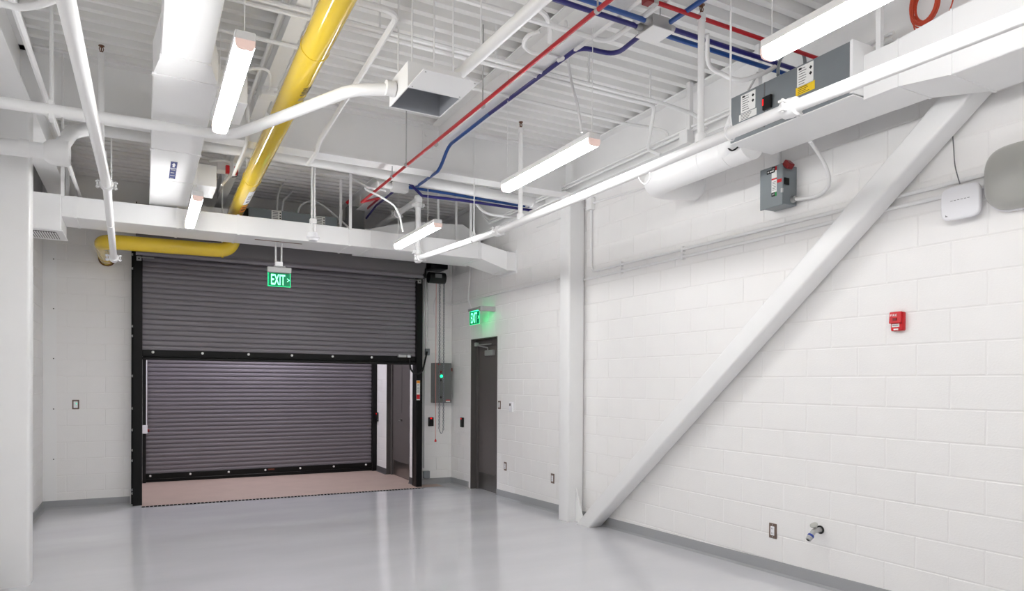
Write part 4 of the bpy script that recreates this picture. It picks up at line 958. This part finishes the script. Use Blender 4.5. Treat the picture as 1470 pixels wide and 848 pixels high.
# flex cables in the far bay
for lab, pts in (('pale flex cable arching above the far terminal box', [PY(427, 309, 9.1), PY(432, 295, 9.1), PY(447, 289, 9.1), PY(465, 296, 9.1), PY(500, 326, 8.9)]),
                 ('white conduit dropping from the deck to the far terminal box', [PY(398, 302, 9.2), PY(399, 280, 9.2), PY(410, 258, 9.0), PY(428, 246, 8.6), PY(455, 248, 8.3), PY(500, 255, 8.2), PY(530, 270, 7.9)]),
                 ('short white conduit hook above the far terminal box', [PY(405, 312, 9.1), PY(405, 303, 9.15), PY(407, 288, 9.2), PY(416, 279, 9.3), PY(425, 262, 9.6)])):
    build(MB().tube(spline(pts, 6), .013, 8), 'flex_conduit', 'conduit_white', label=lab, cat='conduit', smooth=40)
# fixture whips
build(MB().tube(spline([(2.49, PX(812, 62, 2.49).y, 4.0), PY(816, 90, 4.2), PY(822, 125, 4.1), PY(829, 150, 4.0), PY(835, 190, 3.9)], 6), .010, 8), 'light_whip', 'conduit_white', label='white flex cable dropping to the strip light beside the sprinkler riser', cat='cable', smooth=40)
build(MB().tube(spline([(3.2, 3.3, 3.83), PX(1018, 92, 3.3), PX(1040, 108, 3.3), PX(1065, 115, 3.4), PX(1098, 104, 3.6), PX(1112, 96, 3.75)], 6), .015, 10), 'flex_conduit', 'conduit_white', label='white flexible conduit sagging behind the large strip light', cat='conduit', smooth=40)
build(MB().tube(spline([PX(1074, 130, 4.0), PX(1082, 116, 4.0), PX(1088, 103, 4.0)], 6), .008, 8), 'flex_conduit', 'galv_light', label='thin grey flex conduit rising behind the terminal box', cat='conduit', smooth=40)
build(MB().tube(spline([PX(1117, 108, 3.7), PX(1118, 92, 3.8), PX(1126, 78, 3.9), PX(1140, 72, 3.95), PX(1153, 78, 3.95), PX(1156, 95, 3.95)], 6), .011, 8), 'flex_conduit', 'galv', label='grey flex conduit looping over the terminal box below the red conduit', cat='conduit', smooth=40)
# struts and conduits along the right edge beam
for px, lab in ((990, 'white strut post behind the sprinkler riser by the terminal box'), (1088, 'white strut post behind the grey terminal box')):
    k = PX(px, 180, 4.05); build(MB().box(4.03, 4.07, k.y-.02, k.y+.02, 3.62, ZD), 'strut_post', 'conduit_white', label=lab, cat='strut')
k1, k2 = PX(700, 330, 4.06), PX(1005, 170, 4.06)
for dz_, lab in ((0, 'upper white conduit running along the bottom flange of the right edge beam'), (-.035, 'lower white conduit running along the bottom flange of the right edge beam')):
    z = PX(900, 225, 4.06).z+dz_
    cond('conduit', lab, [(4.06, 2.6, z), (4.06, 8.2, z), (4.06, 8.4, z+.15)], .013)
k = PX(983, 197, 4.0); build(MB().box(3.98, 4.05, k.y-.05, k.y+.05, k.z-.06, k.z+.05), 'conduit_box', 'conduit_white', label='white conduit box under the right edge beam next to the strut', cat='junction box', bev=.004)
q = PY(724, 312, 7.0)
build(MB().tube(spline([PY(672, 268, 7.6), PY(682, 290, 7.6), PY(697, 305, 7.5), PY(720, 310, 7.3), PX(745, 312, 4.06)], 6), .015, 8), 'flex_conduit', 'conduit_white', label='white flex conduit curving toward the edge beam behind the right sprinkler pipe', cat='conduit', smooth=40)
# upper-left conduits by the left edge beam
zl = 3.50
cond('conduit', 'white conduit running lengthwise below the left edge beam', [(PZ(50, 95, zl).x, -2, zl), (PZ(50, 95, zl).x, 8.9, zl)], .018)
zz_ = 3.35
build(MB().tube(spline([PZ(-40, -2, zz_), PZ(0, 5, zz_), PZ(28, 10.5, zz_), PZ(55, 7, zz_), PZ(80, -2, zz_), PZ(110, -20, zz_)], 8), .017, 10), 'flex_conduit', 'conduit_white', label='curved white conduit crossing above the left sprinkler pipe', cat='conduit', smooth=40)

# orange cable coil
cc_ = PX(1327, 6, 4.03); coil = MB()
for i in range(15):
    R_ = .084+.012*random.uniform(-1, 1); ox_ = random.uniform(-.018, .018); oy_ = random.uniform(-.010, .010); oz_ = random.uniform(-.012, .012); e_ = random.uniform(1.15, 1.35)
    coil.tube([(cc_.x+ox_, cc_.y+oy_+R_*.85*math.cos(a), cc_.z+oz_+R_*e_*math.sin(a)) for a in [2*math.pi*k/28 for k in range(28)]], .0042, 6, closed=True)
coil.tube(spline([(cc_.x, cc_.y+.05, cc_.z-.05), PX(1312, 38, 4.03), PX(1318, 52, 4.0)], 5), .0042, 6)
coil.tube(spline([PX(1372, -30, 4.03), PX(1368, 0, 4.03), PX(1362, 18, 4.0)], 5), .0042, 6)
coil.tube([(cc_.x, cc_.y, cc_.z+.09), (cc_.x, cc_.y, ZD)], .003, 5)
build(coil, 'cable_coil', 'orange_cable', label='coil of orange cable hanging above the outlet duct', cat='cable', smooth=40)

# second square box beside the deck beam and the white conduits meeting it
jq = PZ(790, 88, 3.85); t = thing('junction_box', 'white square junction box under the deck beam beside the navy conduit', 'junction box', (jq.x, jq.y, 3.75))
build(MB().box(jq.x-.07, jq.x+.06, jq.y-.07, jq.y+.07, 3.853, 3.869), 'box_body', 'conduit_white', t, bev=.003)
build(MB().box(jq.x-.08, jq.x+.07, jq.y-.08, jq.y+.08, 3.848, 3.8535), 'cover_plate', 'smooth_white', t, bev=.001)
build(MB().tube(spline([PZ(786, 77, 3.82), PZ(765, 76, 3.84), PZ(752, 66, 3.85), PZ(757, 52, 3.86), PZ(775, 45, 3.87)], 6), .013, 8), 'flex_cable', 'conduit_white', t, smooth=40)
build(MB().tube(spline([(jq.x+.02, jq.y-.07, 3.83), (jq.x+.05, jq.y-.4, 3.835), (jq.x+.05, jq.y-2.6, 3.835)], 6), .013, 8), 'conduit_stub', 'conduit_white', t, smooth=40)
za = 3.83
qa = PZ(850, 54, za); qb = PZ(880, 60, za); qc = PZ(911, 36, za)
cond('conduit', 'white conduit crossing the deck beam and turning back by the square junction box', [(PZ(600, -4, za).x-.5, qa.y, za), (qb.x-.02, qa.y, za), (qc.x-.03, qa.y-1.8, za)], .018, fr=.10)
build(MB().tube(spline([PZ(770, 12, 3.84), PZ(783, 22, 3.84), PZ(789, 40, 3.84), PZ(789, 60, 3.84)], 6), .016, 8), 'flex_conduit', 'conduit_white', label='short curved white conduit in front of the deck beam web', cat='conduit', smooth=40)

# ================================================================== WALL DEVICES
def plate_R(px, py, label, name, kind, cat):
    q = PX(px, py, XR); t = thing(name, label, cat, (XR, q.y, q.z-.06))
    build(MB().box(XR-.008, XR, q.y-.036, q.y+.036, q.z-.058, q.z+.058), 'cover_plate', 'brown_plate', t, bev=.003)
    build(MB().box(XR-.012, XR-.007, q.y-.018, q.y+.018, q.z-.035, q.z+.035), 'insert', 'white_plastic', t, bev=.002)
    if kind == 'outlet':
        for dz in (.018, -.018):
            for dyy in (-.006, .006): build(MB().box(XR-.0128, XR-.0115, q.y+dyy-.0012, q.y+dyy+.0012, q.z+dz-.005, q.z+dz+.005), 'slot', 'label_black', t)
    else: build(MB().box(XR-.0165, XR-.011, q.y-.007, q.y+.007, q.z-.012, q.z+.012), 'toggle', 'white_plastic', t, bev=.002)
    for dz in (.046, -.046): build(MB().cyl((XR-.008, q.y, q.z+dz), (XR-.0095, q.y, q.z+dz), .004, 8), 'screw', 'galv_light', t)
plate_R(717.3, 581, 'bronze-framed light switch beside the exit door', 'light_switch', 'switch', 'switch')
plate_R(725.7, 669, 'bronze-framed wall outlet low on the right wall near the exit door', 'wall_outlet', 'outlet', 'outlet')
plate_R(793.7, 686.5, 'bronze-framed wall outlet low on the wall right beside the steel column', 'wall_outlet', 'outlet', 'outlet')
plate_R(1110, 761.5, 'bronze-framed wall outlet near the hose bib', 'wall_outlet', 'outlet', 'outlet')
q = PX(735.5, 584, XR); t = thing('thermostat', 'white thermostat with dark display next to the exit door switch', 'thermostat', (XR, q.y, q.z-.07))
build(MB().box(XR-.03, XR, q.y-.042, q.y+.042, q.z-.065, q.z+.065), 'case', 'white_plastic', t, bev=.006, bseg=2)
build(MB().box(XR-.031, XR-.029, q.y-.005, q.y+.028, q.z+.015, q.z+.048), 'display', 'label_black', t)
q = PY(108.7, 580.5, YB); t = thing('light_switch', 'bronze-framed light switch with green pilot light on the back wall', 'switch', (q.x, YB, q.z-.06))
build(MB().box(q.x-.037, q.x+.037, YB-.008, YB, q.z-.058, q.z+.058), 'cover_plate', 'brown_plate', t, bev=.003)
build(MB().box(q.x-.022, q.x+.022, YB-.012, YB-.007, q.z-.04, q.z+.04), 'insert', 'white_plastic', t, bev=.002)
build(MB().box(q.x+.004, q.x+.014, YB-.0135, YB-.0115, q.z+.005, q.z+.017), 'pilot_light', 'green_lamp', t)
# card readers either side of the corner
q = PY(618, 605, YB); t = thing('card_reader', 'black card reader with red light on the back wall below the control panel', 'card reader', (q.x, YB, q.z-.1))
build(MB().box(q.x-.045, q.x+.045, YB-.03, YB, q.z-.07, q.z+.07), 'reader_body', 'black_plastic', t, bev=.009, bseg=2)
build(MB().box(q.x-.014, q.x+.014, YB-.0315, YB-.029, q.z+.045, q.z+.062), 'status_light', 'red_lamp', t)
q = PX(664.5, 606, XR); t = thing('card_reader', 'black card reader with red light on the right wall beside the exit door', 'card reader', (XR, q.y, q.z-.1))
build(MB().box(XR-.03, XR, q.y-.048, q.y+.048, q.z-.075, q.z+.075), 'reader_body', 'black_plastic', t, bev=.009, bseg=2)
build(MB().box(XR-.0315, XR-.029, q.y-.012, q.y+.018, q.z+.048, q.z+.062), 'status_light', 'red_lamp', t)
# fire alarm pull station
q = PX(1291.5, 461.5, XR); t = thing('fire_alarm_pull', 'red fire alarm pull station on the right wall', 'fire alarm', (XR, q.y, q.z-.06))
build(MB().box(XR-.03, XR, q.y-.042, q.y+.042, q.z-.060, q.z+.060), 'back_box', 'red_plastic', t, bev=.005)
fr_ = build(MB().hexa([(XR-.048, q.y-.036, q.z-.012), (XR-.028, q.y-.036, q.z-.012), (XR-.028, q.y+.044, q.z-.012), (XR-.048, q.y+.044, q.z-.012)], [(XR-.040, q.y-.036, q.z+.062), (XR-.026, q.y-.036, q.z+.062), (XR-.026, q.y+.044, q.z+.062), (XR-.040, q.y+.044, q.z+.062)]), 'cover', 'red_plastic', t, bev=.003)
tx = XR-.0455; text('FIRE', 'lettering', 'label_white', t, (tx, q.y+.034, q.z+.032), -Y_, Vector((.10, 0, 1)), .014, .045, depth=.002)
build(MB().box(XR-.0495, XR-.046, q.y-.010, q.y+.016, q.z+.004, q.z+.022), 'emblem', 'dark_red', t)
build(MB().box(XR-.034, XR-.029, q.y-.018, q.y+.032, q.z-.036, q.z-.014), 'handle', 'label_white', t, bev=.002)
build(MB().box(XR-.0345, XR-.0335, q.y-.012, q.y+.026, q.z-.028, q.z-.022), 'handle_print', 'label_grey', t)
build(MB().box(XR-.033, XR-.029, q.y-.010, q.y+.020, q.z-.056, q.z-.046), 'lock_plate', 'label_white', t)
# hose bib
q = PX(1178, 760, XR); t = thing('hose_bib', 'chrome hose bib with round handle and blue band on the right wall', 'faucet', (XR, q.y, q.z-.04))
build(MB().cyl((XR, q.y, q.z), (XR-.006, q.y, q.z), .030, 18), 'wall_flange', 'black_plastic', t, smooth=40)
build(MB().tube(fillet([(XR, q.y, q.z), (XR-.07, q.y, q.z), (XR-.115, q.y+.0, q.z-.045)], .03), .019, 12), 'valve_body', 'galv_light', t, smooth=40)
build(MB().lathe((XR-.05, q.y, q.z+.008), (-.55, 0, .8), [(.012, 0), (.010, .03), (.024, .032), (.028, .036), (.028, .042), (.022, .046), (.008, .047)], 18), 'handle', 'grey_plastic', t, smooth=40)
dirn = Vector((-.05, 0, -.045)).normalized(); base = Vector((XR-.100, q.y, q.z-.030))
build(MB().lathe(base, dirn, [(.022, 0), (.023, .003), (.023, .013), (.022, .016)], 14), 'blue_band', 'blue_band', t, smooth=40)
build(MB().lathe(base+dirn*.016, dirn, [(.021, 0), (.021, .012), (.018, .014), (.020, .026), (.015, .030)], 14), 'spout', 'galv_light', t, smooth=40)
build(MB().cyl(base+dirn*.0462, base+dirn*.0466, .013, 12), 'spout_bore', 'black_plastic', t)
# safety disconnect
a, b = PX(1091.5, 243, XR-.0), PX(1115, 270, XR)
dp_ = .16; xf = XR-dp_
y1 = PX(1092, 243, xf).y; y0 = PX(1123, 240, xf).y; z1 = (PX(1092, 243, xf).z+PX(1122, 236, xf).z)/2; z0 = PX(1092, 302, xf).z
t = thing('disconnect_switch', 'grey safety disconnect box with red handle on the right wall', 'electrical box', (XR-.08, (y0+y1)/2, z0))
build(MB().box(xf+.012, XR-.0, y0, y1, z0+.01, z1-.005), 'enclosure', 'gray_enamel', t, bev=.004)
dr = build(MB().box(xf, xf+.012, y0-.003, y1+.006, z0, z1), 'cover_door', 'gray_enamel', t, bev=.003)
W_ = y1-y0
build(MB().box(xf-.002, xf, y0+W_*.33, y0+W_*.70, z1-.050, z1-.022), 'name_plate', 'label_black', t)
for fa, fb in ((.60, .66), (.38, .56)): build(MB().box(xf-.0028, xf-.0018, y0+W_*fa, y0+W_*fb, z1-.041, z1-.031), 'plate_print', 'label_white', t)
ym = y0+W_*.36; hw = W_*.115; zc_ = (z0+z1)/2+.03
for nm, m, u0_, u1_ in (('warning_top', 'label_black', .085, .115), ('warning_panel', 'label_white', .03, .085), ('warning_bar', 'red_plastic', .018, .03), ('instruction_panel', 'label_white', -.075, .018), ('warning_foot', 'label_black', -.105, -.075)):
    build(MB().box(xf-.0018, xf, ym-hw, ym+hw, zc_+u0_, zc_+u1_), nm, m, t)
build(MB().box(xf-.0022, xf, ym-hw, ym-hw*.5, zc_+.085, zc_+.115), 'on_mark', 'red_plastic', t); build(MB().box(xf-.0022, xf, ym-hw, ym-hw*.5, zc_-.105, zc_-.075), 'off_mark', 'label_green', t)
for k in range(6): build(MB().box(xf-.0025, xf, ym-hw*.7, ym+hw*.7, zc_+.0-k*.012, zc_+.004-k*.012), 'print_line', 'label_grey', t)
text('ON', 'mark_text', 'label_white', t, (xf-.002, ym+hw*.7, zc_+.094), -Y_, Z_, .012, hw*.8, depth=.001); text('OFF', 'mark_text', 'label_white', t, (xf-.002, ym+hw*.7, zc_-.096), -Y_, Z_, .012, hw*.9, depth=.001)
build(MB().box(xf-.0022, xf, y0+.004, y0+W_*.22, zc_-.012, zc_+.012), 'arc_label', 'red_plastic', t)
build(MB().obox((xf+.03, y0-.03, z1-.015), (0, 1, -1), (0, 1, 1), X_, .022, .032, .03), 'handle', 'dark_red', t, bev=.006)
build(MB().box(xf+.02, xf+.07, y0-.006, y0, zc_-.03, zc_+.02), 'handle_plate', 'black_steel', t)
build(MB().box(xf-.006, xf+.004, y0-.008, y0+.008, z0+.09, z0+.12), 'latch', 'galv_light', t)
yc_ = y0-.0; build(MB().cyl((XR-.05, yc_, z0+.05), (XR-.05, yc_-.03, z0+.05), .024, 12), 'hub', 'galv_light', t, smooth=40)
fp = [(XR-.05, yc_-.02, z0+.05), PX(1152, 285, XR-.04), PX(1172, 281, XR-.03), PX(1187, 270, XR-.05), PX(1190, 255, XR-.08), PX(1182, 232, XR-.15), PX(1170, 213, XR-.25), PX(1163, 203, XR-.33)]
build(MB().tube(spline(fp, 8), .013, 10), 'flex_conduit', 'conduit_white', t, smooth=40)
k = PX(1119, 225, XR-.03); build(MB().cyl((XR-.03, k.y, z1-.01), (XR-.03, k.y, 3.63), .015, 10), 'riser_conduit', 'conduit_white', t, smooth=40)
# twin conduits along the right wall
ztop, zlow = (PX(870, 381, XR).z+PX(1460, 249, XR).z)/2, (PX(870, 389, XR).z+PX(1460, 269, XR).z)/2
xc = XR-.018
k = PX(850, 300, XR); yv = PX(850.5, 340, XR).y
twin_u = cond('conduit', 'upper of two white conduits along the right wall, rising to a box by the column', [(xc, -3, ztop), (xc, yv, ztop), (xc, yv, PX(850, 300, xc).z)], .014, fr=.09)
twin_l = cond('conduit', 'lower of two white conduits along the right wall behind the brace', [(xc, -3, zlow), (xc, 6.55, zlow)], .014)
bz_ = PX(850, 293, XR); t = thing('conduit_box', 'white conduit box on the right wall next to the steel column', 'junction box', (XR-.03, yv, bz_.z-.06))
build(MB().box(XR-.055, XR, yv-.05, yv+.05, bz_.z-.07, bz_.z+.06), 'box_body', 'conduit_white', t, bev=.004)
cond('conduit', 'white conduit running from the wall box toward the round duct', [(xc, yv-.05, bz_.z), (xc, PX(950, 258, XR).y, PX(950, 260, XR).z-.02)], .012)
cond('conduit', 'white conduit running behind the column from the wall box to the edge beam', [(xc, yv+.05, bz_.z-.02), (xc, 7.3, bz_.z-.02)], .012)
for yy in (5.6, 4.7, 3.05): build(MB().box(XR-.034, XR, yy-.012, yy+.012, ztop-.025, ztop+.025), 'conduit_strap', 'conduit_white', twin_u); build(MB().box(XR-.034, XR, yy-.012, yy+.012, zlow-.025, zlow+.025), 'conduit_strap', 'conduit_white', twin_l)
# conduit around the back corner
zq = PX(760, 410.5, XR).z
k = PY(637, 405, YB-.02)
cond('conduit', 'white conduit dropping on the back wall and turning along the right wall', [(k.x, YB-.02, 3.6), (k.x, YB-.02, zq+.005), (XR-.02, YB-.02, zq), (xc, 6.55, zq)], .013, fr=.12)
# wireless access point with cable
a_ = PX(1352, 262, XR-.02); b_ = PX(1410, 318, XR-.02)
c = PX(1380, 290, XR-.055); hw_, hh_ = .5*(PX(1352, 290, XR-.055).y-PX(1409, 290, XR-.055).y), .100
XA = XR-.034
t = thing('access_point', 'white rounded-square wireless access point with a thin cable', 'access point', (XR-.02, c.y, c.z-hh_))
def squircle(c, hy, hz, x, n=40, e=.42):
    out = []
    for i in range(n):
        a = 2*math.pi*i/n; cs, sn = math.cos(a), math.sin(a)
        out.append(Vector((x, c.y+hy*math.copysign(abs(cs)**e, cs), c.z+hz*math.copysign(abs(sn)**e, sn))))
    return out
def stack(rings):
    mb = MB(); n = len(rings[0])
    for r in rings: mb.v += r
    for i in range(len(rings)-1):
        for k in range(n): mb.f.append((i*n+k, i*n+(k+1) % n, (i+1)*n+(k+1) % n, (i+1)*n+k))
    mb.f.append(tuple(range(n-1, -1, -1))); mb.f.append(tuple((len(rings)-1)*n+k for k in range(n))); return mb
build(stack([squircle(c, hw_*s, hh_*s, x) for s, x in ((.86, XA), (.98, XA-.012), (1, XA-.02), (.995, XA-.03), (.96, XA-.036), (.88, XA-.039), (.6, XA-.0405))]), 'case', 'white_plastic', t, smooth=60)
for i in range(6): build(MB().box(XA-.0415, XA-.0395, c.y+hw_*(.42-.17*i)-.008, c.y+hw_*(.42-.17*i)+.004, c.z+.012, c.z+.015), 'vent', 'label_grey', t)
build(MB().cyl((XA-.0385, c.y-hw_*.5, c.z-hh_*.48), (XA-.0400, c.y-hw_*.5, c.z-hh_*.48), .006, 10), 'indicator', 'bronze', t)
build(MB().box(XA-.0395, XA-.038, c.y+hw_*.5, c.y+hw_*.72, c.z-hh_*.75, c.z-hh_*.6), 'logo_mark', 'label_grey', t)
build(MB().tube(spline([PX(1367, 188, XR-.008), PX(1369, 212, XR-.02), PX(1371, 238, XA-.035), PX(1378, 264, XA-.02)], 6), .0035, 6), 'cable', 'label_grey', t, smooth=40)
build(MB().box(XA-.001, XR, c.y-.05, c.y+.05, c.z-hh_*.7, c.z-hh_*.1), 'mount_bracket', 'white_plastic', t)
# grey dome at the right edge
c = PX(1474, 252, XR); y_l = PX(1417.5, 252, XR-.03).y; hy_ = (y_l-c.y); hz_ = .5*(PX(1474, 203, XR-.03).z-PX(1474, 299, XR-.03).z)
t = thing('wall_dome', 'grey rounded dome cover on a white base high on the right wall', 'dome', (XR, c.y, c.z-hz_))
build(stack([squircle(c, hy_*s, hz_*s, x, 48, .62) for s, x in ((1, XR), (1.02, XR-.01), (1.02, XR-.03), (.98, XR-.034))]), 'base_rim', 'white_plastic', t, smooth=50)
build(stack([squircle(c, hy_*s, hz_*s, x, 48, .62) for s, x in ((.985, XR-.03), (.97, XR-.06), (.92, XR-.095), (.82, XR-.12), (.65, XR-.138), (.4, XR-.148), (.1, XR-.151))]), 'dome_cover', 'grey_plastic', t, smooth=60)
# door control panel on the back wall
q0, q1 = PY(618.5, 521, YB), PY(645, 577.5, YB)
x0, x1, z0, z1 = q0.x, q1.x-.02, q1.z, q0.z
t = thing('control_panel', 'grey door control panel with green lamp behind the hand chain', 'electrical box', ((x0+x1)/2, YB-.05, z0))
build(MB().box(x0, x1, YB-.13, YB-.001, z0, z1), 'enclosure', 'panel_grey', t, bev=.004)
w_, h_ = x1-x0, z1-z0
def on_p(fx, fz_): return x0+w_*fx, z1-h_*fz_
x, z = on_p(.42, .33); build(MB().lathe((x, YB-.13, z), -Y_, [(.022, 0), (.022, .012), (.014, .018)], 14), 'pilot_light', 'green_lamp', t, smooth=40)
for fz_, m in ((.22, 'dark_red'), (.43, 'black_plastic'), (.86, 'black_plastic')):
    x, z = on_p(.38, fz_); build(MB().lathe((x, YB-.13, z), -Y_, [(.018, 0), (.018, .012), (.012, .015)], 12), 'push_button', m, t, smooth=40)
x, z = on_p(.80, .955); build(quad((x, YB-.1305, z), X_, Z_, .035, .018), 'warning_label', 'label_white', t); build(quad((x, YB-.1315, z+.011), X_, Z_, .035, .007), 'warning_bar', 'red_plastic', t)
x, z = on_p(.30, .025); build(quad((x, YB-.1305, z-.006), X_, Z_, .02, .008), 'tag', 'red_plastic', t)
build(MB().box(x1, x1+.03, YB-.10, YB-.04, z1-h_*.2, z1-h_*.12), 'breaker_handle', 'dark_red', t, bev=.004); build(MB().box(x1, x1+.012, YB-.10, YB-.05, z1-h_*.36, z1-h_*.2), 'latch_plate', 'black_plastic', t)
build(MB().cyl((x0+.09, YB-.06, z1), (x0+.09, YB-.06, z1+.15), .017, 10), 'entry_conduit', 'conduit_white', t, smooth=40)
build(MB().tube(spline([(x0+.09, YB-.06, z1+.14), (x0+.09, YB-.06, z1+.5), PY(623, 440, YB-.05), PY(629, 420, YB-.05), PY(630, 405, YB-.05)], 6), .012, 8), 'feed_conduit', 'conduit_white', t, smooth=40)
build(MB().cyl((x0+.16, YB-.06, z1), (x0+.16, YB-.06, z1+.1), .014, 10), 'entry_conduit', 'conduit_white', t, smooth=40)
# conduit riser by the right guide with two boxes
xg = PY(612, 600, YB-.02).x
t = thing('guide_conduit', 'conduit riser with grey boxes between the black guide and control panel', 'conduit', (xg, YB-.02, 0))
k = PY(613.5, 505, YB-.03); build(MB().box(k.x-.035, k.x+.035, YB-.05, YB, k.z-.05, k.z+.05), 'cord_box', 'galv', t, bev=.004)
build(MB().cyl((k.x-.01, YB-.03, k.z+.05), (k.x-.01, YB-.03, 3.3), .014, 8), 'riser', 'galv_light', t, smooth=40)
build(MB().cyl((PY(608.5, 600, YB-.02).x, YB-.02, .25), (PY(608.5, 600, YB-.02).x, YB-.02, 3.3), .011, 8), 'riser', 'galv_light', t, smooth=40)
k = PY(612, 681, YB-.03); build(MB().box(k.x-.05, k.x+.05, YB-.06, YB, k.z-.055, k.z+.055), 'low_box', 'galv', t, bev=.004)
# ================================================================== EXIT SIGNS
def exit_sign(name, label, c, ux, n, w, h, hh, led=False):
    """edge-lit sign: c = top centre of the panel, ux reading direction, n towards the viewer"""
    c = Vector(c); ux = Vector(ux); n = Vector(n)
    t = thing(name, label, 'exit sign', c-Z_*h)
    build(MB().obox(c+Z_*hh/2, ux, n, Z_, w/2+.006, .028, hh/2), 'housing', 'galv_light', t, bev=.004)
    pc = c-Z_*h/2
    build(MB().obox(pc, ux, n, Z_, w/2-.004, .003, h/2-.004), 'panel', 'exit_panel', t)
    ed = MB()
    for s_ in (-1, 1): ed.obox(pc+ux*s_*(w/2-.003), ux, n, Z_, .003, .0035, h/2)
    ed.obox(pc-Z_*(h/2-.003), ux, n, Z_, w/2, .0035, .003)
    build(ed, 'panel_edge', 'exit_edge', t)
    text('EXIT', 'lettering', 'exit_letter', t, pc-ux*(w*.36)-Z_*(h*.38)+n*.0035, ux, Z_, h*.76, w*.62, depth=.0005, bold=.012)
    if led: build(MB().obox(c-n*.018-Z_*.002, ux, n, Z_, w*.45, .006, .002), 'led_strip', 'exit_led', t)
    ch = MB(); a = pc+ux*w*.40+n*.0042
    for s_ in (-1, 1): ch.obox(a+Z_*s_*h*.05, ux*.03+Z_*(-s_)*.026, n, (ux*.03+Z_*(-s_)*.026).cross(n), .016, .0006, .0035)
    build(ch, 'chevron', 'exit_letter', t)
    return t
yx_ = 8.30
p0, p1 = PY(384.5, 391, yx_), PY(417, 392, yx_)
hgt = p0.z-PY(384.5, 411, yx_).z
cx_ = Vector(((p0.x+p1.x)/2, yx_, (p0.z+p1.z)/2))
t = exit_sign('exit_sign', 'green lit EXIT sign hanging under the cross duct before the roll-up door', cx_, X_, -Y_, p1.x-p0.x, hgt, .062)
build(MB().box(cx_.x-.065, cx_.x+.065, yx_-.04, yx_+.04, cx_.z+.062, cx_.z+.074), 'canopy', 'galv_light', t, bev=.003)
build(MB().box(cx_.x-.045, cx_.x+.035, yx_-.03, yx_+.03, cx_.z+.074, cx_.z+.125), 'mount_box', 'smooth_white', t, bev=.004)
for dx in (-.04, .025): build(MB().cyl((cx_.x+dx, yx_, cx_.z+.12), (cx_.x+dx, yx_, CZ0-.002), .011, 10), 'pendant_tube', 'galv_light', t, smooth=40)
xs = 4.10
p0, p1 = PX(674.5, 447.5, xs), PX(688.5, 445, xs); hgt = p0.z-PX(675, 466.5, xs).z
cx_ = Vector((xs, (p0.y+p1.y)/2, (p0.z+p1.z)/2))
t = exit_sign('exit_sign', 'green lit EXIT sign on a bracket over the exit door', cx_, -Y_, -X_, p0.y-p1.y, hgt, .04, True)
build(MB().box(xs-.03, XR-.001, p1.y-.10, p1.y-.02, cx_.z-.02, cx_.z+.05), 'wall_bracket', 'galv_light', t, bev=.006)
build(MB().tube(spline([PX(674, 350, XR-.03), PX(674.5, 385, XR-.03), PX(674, 400, XR-.05), PX(672.5, 420, XR-.10), PX(672.5, 432, XR-.15), PX(677, 444, xs)], 6), .013, 8), 'feed_cable', 'conduit_white', t, smooth=40)
